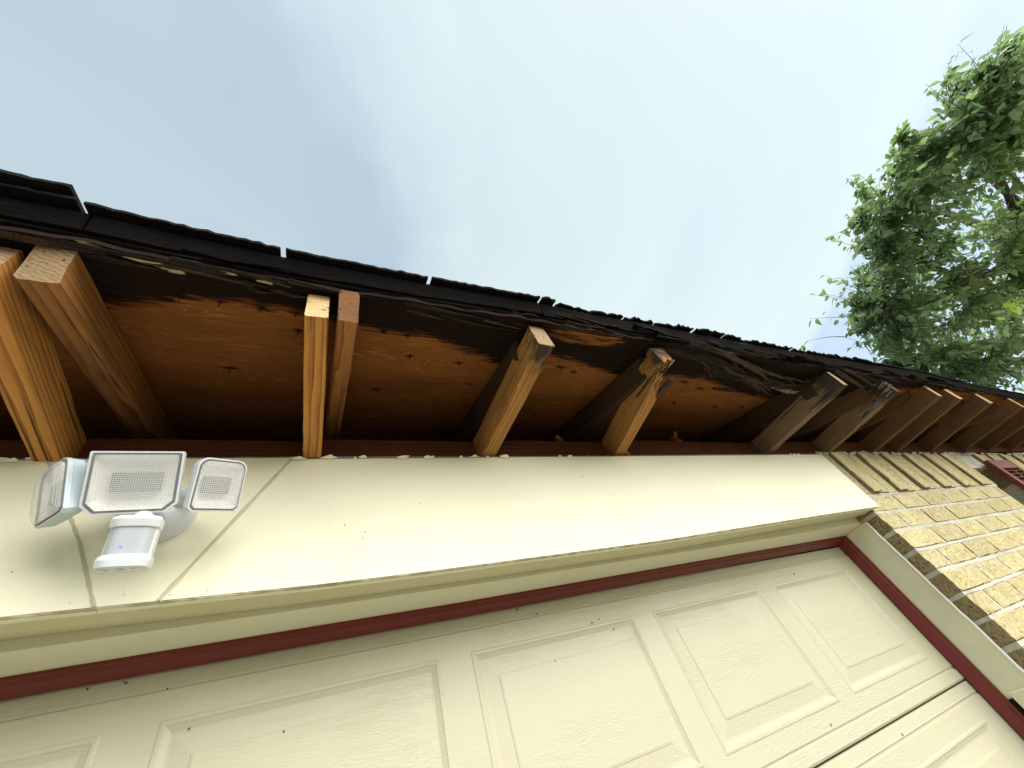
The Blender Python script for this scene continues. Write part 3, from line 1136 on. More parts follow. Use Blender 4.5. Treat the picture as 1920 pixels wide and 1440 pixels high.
# --- eave edge line
eave = interp([-6, -2.6, -2.265, -2.126, -1.973, -1.835, -1.667, -1.357, -1.171, -0.982, -0.734, -0.373, -0.087, 0.55, 1.038, 1.53, 2.215, 2.894, 8],
              [-0.73, -0.73, -0.727, -0.718, -0.712, -0.711, -0.710, -0.713, -0.708, -0.708, -0.706, -0.703, -0.704, -0.708, -0.716, -0.697, -0.686, -0.686, -0.69])

# --- plywood deck
rotb = interp([-4, -2.381, -2.296, -2.286, -2.223, -2.164, -2.129, -2.079, -2.008, -1.932, -1.87, -1.802, -1.728, -1.649, -1.573, -1.508, -1.45, -1.383, -1.325, -1.3, -1.261, -1.183, -1.089, -0.956, -0.874, -0.692, -0.539, -0.325, -0.14, 0.022, 0.179, 0.312, 0.6, 0.75, 0.87, 1.444, 2, 7],
              [-0.586, -0.586, -0.588, -0.573, -0.592, -0.612, -0.629, -0.629, -0.633, -0.636, -0.633, -0.614, -0.6, -0.594, -0.573, -0.56, -0.535, -0.5, -0.478, -0.508, -0.575, -0.572, -0.557, -0.531, -0.52, -0.562, -0.542, -0.504, -0.476, -0.45, -0.484, -0.512, -0.52, -0.6, -0.647, -0.682, -0.68, -0.69])
nails = [(-2.133, -0.601), (-2.071, -0.597), (-2.001, -0.594), (-1.937, -0.591), (-2.082, -0.368), (-1.69, -0.564), (-1.667, -0.481), (-1.748, -0.569), (-1.24, -0.592), (-1.196, -0.592), (-1.194, -0.5), (-1.457, -0.372), (-1.729, -0.312), (-1.131, -0.483), (-0.611, -0.487), (-0.487, -0.456), (-0.521, -0.341), (-0.244, -0.332), (-0.07, -0.346), (-1.933, -0.535), (-1.525, -0.473)]
bares = [(-2.170, -0.675, 0.046, 0.0085), (-2.135, -0.662, 0.030, 0.007), (-2.105, -0.685, 0.055, 0.008), (-2.055, -0.677, 0.030, 0.006), (-2.235, -0.690, 0.030, 0.006), (-1.99, -0.668, 0.024, 0.006)]


def deck_patch(x0, x1, nx, y1, ny, fine):
    xs = np.linspace(x0, x1, nx)
    fs = np.linspace(0, 1, ny)
    V, rot, bare, stain = [], [], [], []
    for xx in xs:
        ye = eave(xx) + 0.033 + 0.002 * math.sin(xx * 23) + 0.0015 * math.sin(xx * 71)
        for f in fs:
            y = ye + (y1 - ye) * f
            r = (rotb(xx) + 0.020 + 0.018 * mnoise.noise((xx * 5.5, 3.3, 0.7)) - y) / 0.085 + 0.5
            # reddish sound patch between the stains
            e = ((xx + 1.19) / 0.12) ** 2 + ((y + 0.648) / 0.034) ** 2
            if e < 1.6:
                r = min(r, 0.25 + 0.35 * max(0, e - 0.7))
            if xx > 0.62:
                r = min(r, 0.6)
            b = max([0.0] + [1.1 - ((xx - bx_) / rx) ** 2 - ((y - by_ - (xx - bx_) * 0.14) / ry) ** 2 for bx_, by_, rx, ry in bares]) if fine else 0.0
            s = 0.0
            if fine:
                for nx_, ny_ in nails:
                    dx, dy = abs(xx - nx_), abs(y - ny_)
                    if dx < 0.06 and dy < 0.016:
                        s = max(s, 1.15 - dx / (0.022 + 0.026 * ((nx_ * 37.7) % 1.0)) - dy / 0.0100)
            z = ZD(xx, y)
            rr = max(0.0, min(1.0, r))
            if fine and r > 0.5:
                z += 0.004 * mnoise.noise((xx * 14, y * 120, 1.0)) - 0.002 * rr
            V.append((xx, y, z))
            rot.append(max(-0.5, min(1.2, r)))
            bare.append(max(0.0, b))
            stain.append(max(0.0, s))
    F = []
    for i in range(nx - 1):
        for j in range(ny - 1):
            a = i * ny + j
            F.append((a, a + 1, a + ny + 1, a + ny))
    # top skin and front edge give the sheet its thickness
    nb = len(V)
    for i, xx in enumerate(xs):
        v = V[i * ny]
        V.append((xx, v[1], v[2] + 0.0125))
        V.append((xx, y1, ZD(xx, y1) + 0.0125))
        rot += [1.2, 0.0]
        bare += [0.0, 0.0]
        stain += [0.0, 0.0]
    for i in range(nx - 1):
        F.append((i * ny, (i + 1) * ny, nb + (i + 1) * 2, nb + i * 2))
        F.append((nb + i * 2, nb + (i + 1) * 2, nb + (i + 1) * 2 + 1, nb + i * 2 + 1))
    me = mesh('deck_sheet', V, F)
    for nm, arr in (('rot', rot), ('bare', bare), ('nailstain', stain)):
        at = me.attributes.new(nm, 'FLOAT', 'POINT')
        at.data.foreach_set('value', np.array(arr, dtype=np.float32))
    return me


roof_deck = hpart(link('roof_deck', deck_patch(-2.62, 0.62, 520, 0.08, 120, True), PLY))
roof_deck['label'] = 'stained plywood roof deck, black with rot along the eave'
for a, b, n in ((-5.9, -2.6215, 60), (0.6215, 6.4, 120)):
    o = link('deck_sheet', deck_patch(a, b, n, 0.08, 30, False), PLY)
    o.parent = roof_deck
RY, BYK = 2.85, 6.4      # ridge and rear eave
zrg = lambda x: ZD(x, RY)
me = mesh('deck_sheet', [(-5.9, 0.081, ZD(-5.9, 0.081)), (6.4, 0.081, ZD(6.4, 0.081)), (6.4, RY, zrg(6.4)), (-5.9, RY, zrg(-5.9)), (6.4, BYK, ZD(6.4, -0.7)), (-5.9, BYK, ZD(-5.9, -0.7))], [(0, 1, 2, 3), (3, 2, 4, 5)])
for nm in ('rot', 'bare', 'nailstain'):
    me.attributes.new(nm, 'FLOAT', 'POINT')
o = link('deck_sheet', me, PLY)
o.parent = roof_deck
# nail points coming through
nm_ = bpy.data.meshes.new('nail_point')
bm = bmesh.new()
bmesh.ops.create_cone(bm, cap_ends=True, segments=7, radius1=0.0022, radius2=0.0006, depth=0.022)
bm.to_mesh(nm_)
bm.free()
nm_.materials.append(NAILM)
for x, y in nails:
    o = link('nail_point', nm_, None, None, (x, y, ZD(x, y) - 0.010), (math.pi + random.uniform(-0.25, 0.25), random.uniform(-0.25, 0.25), 0))
    o.parent = roof_deck
# row of staples in a dark stamp-like cluster
V, F = [], []
for k, (dx, hh, tl) in enumerate([(0, 0.006, 0.2), (0.008, 0.010, 0), (0.018, 0.011, 0.1), (0.030, 0.012, 0), (0.039, 0.012, 0.25), (0.050, 0.010, -0.2), (0.060, 0.012, 0.1), (0.070, 0.009, 0.25), (0.082, 0.013, 0), (0.095, 0.010, 0.1)]):
    x = -0.420 + dx * 1.40
    y = -0.464 + dx * 0.06
    for s in (-1,):
        addbox(V, F, x - 0.0011, x + 0.0011, y - hh, y + hh * 0.5, ZD(x, y) - 0.006, ZD(x, y) + 0.001)
    if k % 2 == 0:
        addbox(V, F, x - 0.004, x + 0.006, y - hh - 0.001, y - hh + 0.0012, ZD(x, y) - 0.0065, ZD(x, y) + 0.001)
o = link('staples', mesh('staples', V, F), NAILM)
o.parent = roof_deck
o['kind'] = 'stuff'


# torn veneer hanging between the broken rafter and the dark one
def veneer(pts, width, mat, curl=0.01):
    """ragged ribbon: pts along its length"""
    P = [Vector((p[0], p[1], p[2] + SL * (p[1] + 0.68))) for p in pts]
    n = 22
    V, F = [], []
    tot = len(P) - 1
    ph = random.uniform(0, 6)
    for i in range(n + 1):
        f = i / n
        k = min(int(f * tot), tot - 1)
        c = P[k].lerp(P[k + 1], f * tot - k)
        d = (P[k + 1] - P[k]).normalized()
        s = Vector((-d.y, d.x, 0)).normalized()
        taper = (1 - max(0, (f - 0.45) / 0.55) ** 1.6 * random.uniform(0.75, 1.0))
        ww = width * taper
        for j in range(4):
            g_ = j / 3 - 0.5
            V.append(c + s * (g_ * ww * random.uniform(0.8, 1.15)) + Vector((0, 0, curl * math.cos(g_ * 3 + ph) * math.sin(f * 5 + ph) * 0.6 - abs(g_) * curl * 0.5)))
    m_ = n + 1
    for i in range(n):
        for j in range(3):
            F.append((i * 4 + j, i * 4 + j + 1, (i + 1) * 4 + j + 1, (i + 1) * 4 + j))
    me = mesh('veneer_strip', V, F)
    o = link('veneer_strip', me, mat)
    md = o.modifiers.new('thick', 'SOLIDIFY')
    md.thickness = 0.0016
    o.parent = roof_deck
    return o


zv = zd(-0.6)
veneer([(-0.946, -0.670, zv - 0.003), (-0.700, -0.637, zv - 0.008), (-0.449, -0.587, zv - 0.018), (-0.272, -0.534, zv - 0.020), (-0.173, -0.493, zv - 0.012)], 0.042, W_DARK, 0.005)
veneer([(-0.805, -0.692, zv - 0.003), (-0.594, -0.668, zv - 0.012), (-0.385, -0.619, zv - 0.028), (-0.273, -0.587, zv - 0.034)], 0.018, W_VENEER, 0.006)
veneer([(-0.589, -0.619, zv - 0.014), (-0.376, -0.567, zv - 0.026), (-0.198, -0.517, zv - 0.022), (-0.088, -0.479, zv - 0.010)], 0.014, W_VENEER, 0.005)
veneer([(-0.483, -0.650, zv - 0.012), (-0.347, -0.625, zv - 0.030), (-0.224, -0.608, zv - 0.034), (-0.142, -0.608, zv - 0.030)], 0.010, W_VENEER, 0.005)
veneer([(-0.404, -0.580, zv - 0.02), (-0.217, -0.547, zv - 0.028), (-0.061, -0.534, zv - 0.022), (0.063, -0.567, zv - 0.018), (0.107, -0.606, zv - 0.010)], 0.013, W_VENEER, 0.006)
veneer([(-0.275, -0.574, zv - 0.02), (-0.142, -0.561, zv - 0.03), (-0.030, -0.580, zv - 0.026), (0.026, -0.631, zv - 0.016)], 0.020, W_DARK, 0.01)
veneer([(-0.160, -0.541, zv - 0.018), (-0.009, -0.521, zv - 0.022), (0.135, -0.527, zv - 0.018)], 0.022, W_GREY, 0.008)
veneer([(-0.344, -0.547, zv - 0.012), (-0.228, -0.514, zv - 0.014), (-0.122, -0.465, zv - 0.008)], 0.010, W_DARK, 0.004)
veneer([(-0.272, -0.534, zv - 0.012), (-0.140, -0.493, zv - 0.014), (-0.009, -0.458, zv - 0.006)], 0.012, W_DARK, 0.004)
veneer([(0.095, -0.674, zv - 0.004), (0.250, -0.644, zv - 0.018), (0.396, -0.616, zv - 0.022), (0.494, -0.644, zv - 0.012)], 0.014, W_VENEER, 0.008)
veneer([(0.130, -0.692, zv), (0.292, -0.666, zv - 0.014), (0.439, -0.637, zv - 0.026), (0.561, -0.637, zv - 0.014)], 0.010, W_VENEER, 0.006)
veneer([(0.308, -0.670, zv + 0.004), (0.478, -0.650, zv - 0.004), (0.583, -0.656, zv)], 0.018, W_DARK, 0.006)
for k in range(46):      # thin frayed threads
    a = random.uniform(-0.70, 0.0)
    y = random.uniform(-0.668, -0.590) + (a + 0.70) * 0.11
    veneer([(a, y, zv - 0.016), (a + random.uniform(0.04, 0.09), y + random.uniform(0.0, 0.03), zv - random.uniform(0.02, 0.034)), (a + random.uniform(0.10, 0.18), y + random.uniform(-0.01, 0.05), zv - random.uniform(0.01, 0.03))], random.uniform(0.002, 0.005), random.choice((W_VENEER, W_DARK)), 0.004)
# lifted slivers along the left part of the deck edge
for a, b, y, wd in ((-2.36, -2.22, -0.688, 0.012), (-2.30, -2.05, -0.690, 0.008), (-2.26, -2.14, -0.672, 0.010), (-1.72, -1.50, -0.672, 0.008), (-1.52, -1.40, -0.655, 0.007), (-1.30, -1.12, -0.676, 0.010), (-1.95, -1.78, -0.682, 0.007)):
    veneer([(a, y, zd(a) - 0.002), ((a + b) / 2, y + 0.006, zd(a) - 0.006), (b, y + 0.012, zd(b) - 0.003)], wd, random.choice((W_VENEER, W_DARK)), 0.004)

for k in range(34):
    a = random.uniform(-2.3, 1.6)
    if -0.85 < a < 0.1:
        continue
    y = eave(a) + random.uniform(0.028, 0.075)
    l_ = random.uniform(0.05, 0.20)
    veneer([(a, y, zd(a) - 0.001), (a + l_ * 0.5, y + random.uniform(-0.004, 0.008), zd(a) - random.uniform(0.002, 0.010)), (a + l_, y + random.uniform(-0.004, 0.016), zd(a) - random.uniform(0.001, 0.012))], random.uniform(0.002, 0.009), random.choice((W_VENEER, W_DARK, W_DARK)), 0.003)

for k in range(40):          # torn, sagging scraps of felt and veneer along the lip
    a = random.uniform(-2.2, 1.7) if k < 12 else random.uniform(-1.35, 1.2)
    l_ = random.uniform(0.07, 0.26)
    y = eave(a) + random.uniform(0.014, 0.030)
    z_ = zd(a) + random.uniform(0.006, 0.040) - SL * (y + 0.68)
    veneer([(a, y, z_), (a + l_ * 0.35, y + random.uniform(-0.003, 0.006), z_ - random.uniform(0.0, 0.014)), (a + l_ * 0.7, y + random.uniform(-0.004, 0.008), z_ - random.uniform(0.004, 0.020)), (a + l_, y + random.uniform(0.0, 0.012), z_ - random.uniform(-0.004, 0.012))], random.uniform(0.006, 0.020), random.choice((DRIP, W_DARK, W_DARK, W_VENEER)), 0.006)

# --- drip edge: a tarred metal strip in two lengths, wavy lower lip
def drip(x0, x1, seed):
    xs = xs_range(x0, x1, 0.02)
    rings = []
    for x in xs:
        e = eave(x)
        wv = 0.0032 * mnoise.noise((x * 5.0, seed, 0)) + 0.002 * mnoise.noise((x * 17, seed, 3))
        wz = 0.010 * mnoise.noise((x * 3.1, seed, 7)) + 0.004 * mnoise.noise((x * 21, seed, 9))
        z = zd(x)
        rings.append([(x, e + 0.60, z + 0.070 + SL * 0.59), (x, e + 0.016, z + 0.069), (x, e + 0.013 + wv * 0.4, z + 0.066),
                      (x, e + 0.019 + wv, z + 0.045), (x, e + 0.024 + wv, z + 0.022 + wz), (x, e + 0.022 + wv, z + 0.0185 + wz),
                      (x, e + 0.029 + wv, z + 0.0165 + wz), (x, e + 0.034, z + 0.020), (x, e + 0.034, z + 0.066), (x, e + 0.60, z + 0.062 + SL * 0.59)])
    return sweep('drip_edge', rings)


roofing = hpart(link('roofing', drip(-2.252, -1.352, 1.0), DRIP))
for a, b, s in ((-5.9, -2.256, 4.0), (-1.349, -0.86, 6.0), (-0.857, 0.02, 2.0), (0.023, 6.4, 9.0)):
    o = link('drip_edge', drip(a, b, s), DRIP)
    o.parent = roofing


# old felt layer sagging under the metal
def felt(x0, x1, seed):
    xs = xs_range(x0, x1, 0.025)
    rings = []
    for x in xs:
        e = eave(x)
        w_ = 0.003 * mnoise.noise((x * 6, seed, 1)) + 0.003 * mnoise.noise((x * 40, seed, 5))
        z = zd(x)
        rings.append([(x, e + 0.10, z + 0.0145 + SL * 0.07), (x, e + 0.030 + w_, z + 0.0138 + w_ * 0.4), (x, e + 0.0275 + w_, z + 0.0150), (x, e + 0.10, z + 0.0165 + SL * 0.07)])
    return sweep('felt_strip', rings)


o = link('felt_strip', felt(-5.9, 6.4, 3.0), W_DARK)
o.parent = roofing


# shingles: each tab its own piece, ragged lower edge
def shingle(x0, x1, lift=0.0, out=0.0, rag=0.003, depth=0.14, th=0.008, skew=0.0, backset=0.0):
    n = max(4, int((x1 - x0) / 0.012))
    xs = [x0 + (x1 - x0) * i / n for i in range(n + 1)]
    xm = (x0 + x1) / 2
    bx0, by0, bz0 = xm, eave(xm) - out + backset, zd(xm) + 0.0715 + lift
    V = []
    for i, x in enumerate(xs):
        r = random.uniform(-rag, rag) * 0.5 + rag * 0.8 * mnoise.noise((x * 60, lift * 50, 2.0))
        sk = skew * (x - xm)
        ye = eave(x) - out + backset + r
        z = zd(x) + 0.0715 + lift + sk
        for (y, zq) in ((ye, z + random.uniform(-0.0006, 0.0006)), (ye - random.uniform(0, 0.001), z + th + random.uniform(-0.001, 0.001)), (ye + depth, z + th + 0.002 + SL * depth), (ye + depth, z + 0.002 + SL * depth)):
            V.append((x - bx0, y - by0, zq - bz0))
    F = []
    for i in range(n):
        a, b = i * 4, (i + 1) * 4
        for j in range(4):
            k = (j + 1) % 4
            F.append((a + j, a + k, b + k, b + j))
    F += [(0, 3, 2, 1), (n * 4, n * 4 + 1, n * 4 + 2, n * 4 + 3)]
    o = link('shingle', fix_normals(mesh('shingle', V, F)), SHINGLE, None, (bx0, by0, bz0))
    o.parent = roofing
    return o


starts = [-5.9 + 0.302 * k for k in range(12)]
starts = [x for x in starts if x < -2.60] + [-2.575]
for a, b in zip(starts[:-1], starts[1:]):
    shingle(a + 0.003, b - 0.003, 0.002, 0.003)
shingle(-2.572, -2.283, 0.013, 0.020, 0.0025, th=0.010)          # lifted thick tab at the left
shingle(-2.60, -2.274, 0.0005, 0.004, 0.002)
shingle(-2.265, -1.973, 0.0, 0.002)
shingle(-1.963, -1.664, 0.0, 0.001)
shingle(-1.654, -1.352, 0.0, 0.001)
# broken pieces further right
br = [(-1.341, -1.302), (-1.292, -1.176), (-1.170, -1.108), (-1.102, -1.041), (-1.030, -0.985), (-0.978, -0.914), (-0.906, -0.81), (-0.803, -0.725), (-0.715, -0.63), (-0.622, -0.566), (-0.555, -0.47), (-0.465, -0.402), (-0.390, -0.318), (-0.312, -0.228), (-0.216, -0.12), (-0.112, -0.024), (-0.008, 0.10), (0.11, 0.205), (0.22, 0.36), (0.37, 0.515)]
for a, b in br:
    shingle(a, b, random.uniform(-0.001, 0.006), random.uniform(-0.010, 0.005), 0.008, skew=random.uniform(-0.10, 0.10), th=random.uniform(0.006, 0.010))
x = 0.53
while x < 6.3:
    w = random.uniform(0.24, 0.32)
    shingle(x, x + w - 0.005, random.uniform(-0.002, 0.001), random.uniform(-0.012, -0.004), 0.004)
    x += w
# second layer set back beneath and above it: the older roof
x = -5.9
while x < 6.3:
    w = random.uniform(0.27, 0.31)
    shingle(x, min(x + w - 0.004, 6.38), 0.0095 + SL * 0.045, 0.0, 0.002, 0.6, 0.006, 0.0, 0.045)
    x += w
# thin roof skin behind
o = link('roof_skin', mesh('roof_skin', [(-5.95, -0.12, ZD(-5.95, -0.12) + 0.105), (6.45, -0.12, ZD(6.45, -0.12) + 0.105), (6.45, RY, zrg(6.45) + 0.11), (-5.95, RY, zrg(-5.95) + 0.11), (6.45, BYK + 0.1, ZD(6.4, -0.7) + 0.06), (-5.95, BYK + 0.1, ZD(-5.9, -0.7) + 0.06)], [(0, 1, 2, 3), (3, 2, 4, 5)]), SHINGLE)
o.parent = roofing

# ------------------------------------------------------------------ garage door
door = empty('garage_door', (-2.13, 0.02, 0.0), 'cream sectional garage door with embossed raised panels under the header board', 'garage door')
PW, PH = 0.53, 0.352


def raised_panel_mesh():
    prof = [(0.0, 0.0), (0.004, -0.0015), (0.009, -0.0015), (0.012, 0.0003), (0.022, 0.0038), (0.027, 0.0040), (0.060, 0.0015), (0.0615, 0.0004), (0.066, -0.0004)]
    V, F = [], []
    for ins, d in prof:
        a, b = PW / 2 - ins, PH / 2 - ins
        V += [(-a, d, -b), (a, d, -b), (a, d, b), (-a, d, b)]
    for i in range(len(prof) - 1):
        for j in range(4):
            k = (j + 1) % 4
            F.append((i * 4 + j, i * 4 + k, (i + 1) * 4 + k, (i + 1) * 4 + j))
    l = (len(prof) - 1) * 4
    F.append((l, l + 1, l + 2, l + 3))
    me = mesh('raised_panel', V, F)
    bm = bmesh.new()
    bm.from_mesh(me)
    for f in bm.faces:
        if f.normal.y > 0:
            f.normal_flip()
    bm.to_mesh(me)
    bm.free()
    me.materials.append(DOOR)
    return me


PANEL = raised_panel_mesh()
XL, XR = -4.66, 0.395
centers = [-0.6096 * k for k in range(8)]


def section_mesh(zt, zb):
    V, F = [], []

    def quad(x0, x1, p0, p1):
        b0 = len(V)
        V.extend([(x0, p0[0], p0[1]), (x1, p0[0], p0[1]), (x1, p1[0], p1[1]), (x0, p1[0], p1[1])])
        F.append((b0, b0 + 3, b0 + 2, b0 + 1))
    pt = zt - 0.093
    pb = pt - PH
    top = [(0.010, zt - 0.001), (0.002, zt - 0.0025), (0.001, zt - 0.030), (0.0005, zt - 0.034), (0.0038, zt - 0.037), (0.0042, zt - 0.0405), (0.0, zt - 0.045), (0.0, pt)]
    bot = [(0.0, pb), (0.0, zb + 0.046), (0.0035, zb + 0.041), (0.0030, zb + 0.038), (-0.0010, zb + 0.034), (-0.0015, zb + 0.008), (0.002, zb + 0.003), (0.012, zb + 0.0015)]
    for a, b in zip(top[:-1], top[1:]):
        quad(XL, XR, a, b)
    for a, b in zip(bot[:-1], bot[1:]):
        quad(XL, XR, a, b)
    edges = [XR]
    for c in centers:
        edges += [c + PW / 2, c - PW / 2]
    edges.append(XL)
    for i in range(0, len(edges), 2):
        quad(edges[i + 1], edges[i], (0.0, pt), (0.0, pb))
    # back skin
    b0 = len(V)
    V.extend([(XL, 0.04, zb + 0.002), (XR, 0.04, zb + 0.002), (XR, 0.04, zt - 0.001), (XL, 0.04, zt - 0.001)])
    F.append((b0, b0 + 1, b0 + 2, b0 + 3))
    F.append((b0 + 3, b0 + 2, 1, 0))
    return mesh('door_section', V, F), pt


for i, zt in enumerate((2.113, 1.580, 1.047, 0.514)):
    me, pt = section_mesh(zt, zt - 0.533)
    s = link('door_section', me, DOOR)
    s.parent = door
    s.matrix_parent_inverse = Matrix.Translation((2.13, -0.02, 0))
    for c in centers:
        p = link('raised_panel', PANEL, None, None, (c, 0.0, pt - PH / 2))
        p.parent = s
o = link('dirt_specks', speck_mesh('dirt_specks', [(-2.221, 2.097), (-2.165, 2.095), (-2.17, 2.098), (-2.045, 1.997), (-1.886, 1.956), (-2.097, 2.071), (-1.625, 2.099), (-1.271, 2.076), (-1.108, 2.023), (-1.078, 2.029), (-1.041, 1.996), (-1.329, 2.097), (-1.26, 1.955), (-0.089, 2.038), (-0.452, 1.636), (-0.19, 1.55)], -0.001, 0.0020), DIRT)
o.parent = door
o.matrix_parent_inverse = Matrix.Translation((2.13, -0.02, 0))
o['kind'] = 'stuff'

# ------------------------------------------------------------------ security light
lamp = empty('security_light', (-2.14, FY, 2.29), 'white three-head security floodlight with motion sensor on the cream header board', 'floodlight')


def lpart(o, p=lamp):
    o.parent = p
    return o


def lathe_y(name, prof, n=40):
    """(radius, y) profile about local Y"""
    V, F = [], []
    for r, y in prof:
        for i in range(n):
            a = 2 * math.pi * i / n
            V.append((r * math.cos(a), y, r * math.sin(a)))
    for k in range(len(prof) - 1):
        for i in range(n):
            j = (i + 1) % n
            F.append((k * n + i, k * n + j, (k + 1) * n + j, (k + 1) * n + i))
    F.append(tuple((len(prof) - 1) * n + i for i in range(n)))
    return fix_normals(mesh(name, V, F, True))


base = lpart(link('base', lathe_y('base', [(0.060, -0.0005), (0.0605, -0.004), (0.0585, -0.006), (0.0585, -0.0075), (0.0575, -0.010), (0.056, -0.030), (0.053, -0.038), (0.045, -0.045), (0.030, -0.05), (0.012, -0.0515)]), PLASTIC))


def outline(w, h, chamf, rnd, n=6):
    """closed outline in x,z; chamfered bottom corners, rounded top corners"""
    P = []
    a, b = w / 2, h / 2
    P += [(-a + chamf, -b), (a - chamf, -b), (a, -b + chamf)]
    for i in range(n + 1):
        t_ = i / n * math.pi / 2
        P.append((a - rnd + rnd * math.cos(t_), b - rnd + rnd * math.sin(t_)))
    for i in range(n + 1):
        t_ = math.pi / 2 + i / n * math.pi / 2
        P.append((-a + rnd + rnd * math.cos(t_), b - rnd + rnd * math.sin(t_)))
    P.append((-a, -b + chamf))
    return P


def loops_mesh(name, loops, cap_first=False, cap_last=True, smooth=False):
    n = len(loops[0])
    V = [p for l_ in loops for p in l_]
    F = []
    for i in range(len(loops) - 1):
        for j in range(n):
            k = (j + 1) % n
            F.append((i * n + j, i * n + k, (i + 1) * n + k, (i + 1) * n + j))
    if cap_first:
        F.append(tuple(range(n)))
    if cap_last:
        F.append(tuple((len(loops) - 1) * n + j for j in range(n)))
    return fix_normals(mesh(name, V, F, smooth))


def scaled(P, s, y, dz=0.0, grow=0.0):
    out = []
    for x, z in P:
        l_ = math.hypot(x, z)
        out.append((x * s + (x / l_) * grow, y, z * s + (z / l_) * grow + dz))
    return out


def head(w, h, chamf, rnd, depth, loc, yaw, pitch, mat, dome=0.0, roll=0.0):
    """lens faces local -Y"""
    P = outline(w, h, chamf, rnd)
    # shell: deep pan behind the lens
    shell = loops_mesh('lamp_head', [scaled(P, 0.93, -0.0005), scaled(P, 0.95, -0.0028), scaled(P, 1.0, -0.0025), scaled(P, 1.0, 0.004), scaled(P, 0.985, 0.006), scaled(P, 0.96, depth * 0.55), scaled(P, 0.80, depth * 0.9), scaled(P, 0.55, depth)], False, True)
    o = lpart(link('lamp_head', shell, mat, None, loc))
    o.rotation_euler = Matrix.LocRotScale(None, (Matrix.Rotation(yaw, 3, 'Z') @ Matrix.Rotation(pitch, 3, 'X') @ Matrix.Rotation(roll, 3, 'Y')).to_quaternion(), None).to_euler()
    # reflector bowl
    refl = loops_mesh('reflector', [scaled(P, 0.925, 0.0), scaled(P, 0.72, depth * 0.40), scaled(P, 0.50, depth * 0.52)], False, True)
    link('reflector', refl, REFLECT).parent = o
    # led board
    link('led_board', box_mesh('led_board', -w * 0.26, w * 0.26, depth * 0.10, depth * 0.50, -h * 0.16, h * 0.16, 0.001), LEDPANEL).parent = o
    # gasket
    gk = loops_mesh('gasket', [scaled(P, 0.925, -0.0012), scaled(P, 0.925, -0.0034), scaled(P, 0.885, -0.0034), scaled(P, 0.885, -0.0005)], False, False)
    link('gasket', gk, GASKET).parent = o
    # lens: slightly domed
    lens = loops_mesh('lens', [scaled(P, 0.884, -0.0015), scaled(P, 0.878, -0.0042 - dome * 0.3), scaled(P, 0.70, -0.0048 - dome * 0.7), scaled(P, 0.3, -0.0052 - dome)], False, True)
    link('lens', lens, LENS).parent = o
    return o


lx = lambda x, y, z: (x + 2.14, y - FY, z - 2.29)
h0 = head(0.122, 0.100, 0.014, 0.003, 0.032, lx(-2.138, -0.412, 2.247), 0.0, math.radians(39), PLASTIC, 0.001)
h1 = head(0.082, 0.092, 0.006, 0.016, 0.032, lx(-2.026, -0.392, 2.252), math.radians(44), math.radians(30), PLASTIC, 0.003, math.radians(-20))
h2 = head(0.082, 0.094, 0.006, 0.016, 0.034, lx(-2.246, -0.378, 2.258), math.radians(-54), math.radians(22), PLASTIC_BLUE, 0.012, math.radians(10))
h0['label'] = 'middle lamp head facing down and outward'
h1['label'] = 'right lamp head turned outward to the right'
h2['label'] = 'left lamp head turned away, seen edge on'


def tube(name, pts, r, mat, parent, n=12, smooth=True):
    P = [Vector(p) for p in pts]
    rings = []
    for i, p in enumerate(P):
        d = (P[min(i + 1, len(P) - 1)] - P[max(i - 1, 0)]).normalized()
        a = d.cross(Vector((0.13, 0.31, 0.94))).normalized()
        b = d.cross(a)
        rr = r[i] if isinstance(r, (list, tuple)) else r
        rings.append([p + a * (rr * math.cos(2 * math.pi * k / n)) + b * (rr * math.sin(2 * math.pi * k / n)) for k in range(n)])
    me = sweep(name, rings)
    if smooth:
        for p in me.polygons:
            p.use_smooth = True
    o = link(name, me, mat)
    if parent is not None:
        o.parent = parent
    return o


tube('arm', [lx(-2.14, -0.285, 2.285), lx(-2.138, -0.33, 2.28), lx(-2.138, -0.375, 2.268)], [0.022, 0.018, 0.016], PLASTIC, lamp)
tube('arm', [lx(-2.12, -0.285, 2.295), lx(-2.085, -0.315, 2.29), lx(-2.05, -0.355, 2.272), lx(-2.032, -0.372, 2.263)], [0.018, 0.013, 0.011, 0.013], PLASTIC, lamp)
tube('arm', [lx(-2.16, -0.285, 2.295), lx(-2.19, -0.315, 2.29), lx(-2.21, -0.345, 2.279), lx(-2.225, -0.36, 2.27)], [0.018, 0.013, 0.011, 0.013], PLASTIC, lamp)
tube('arm', [lx(-2.135, -0.29, 2.255), lx(-2.122, -0.325, 2.225), lx(-2.116, -0.362, 2.183)], [0.020, 0.014, 0.014], PLASTIC, lamp)


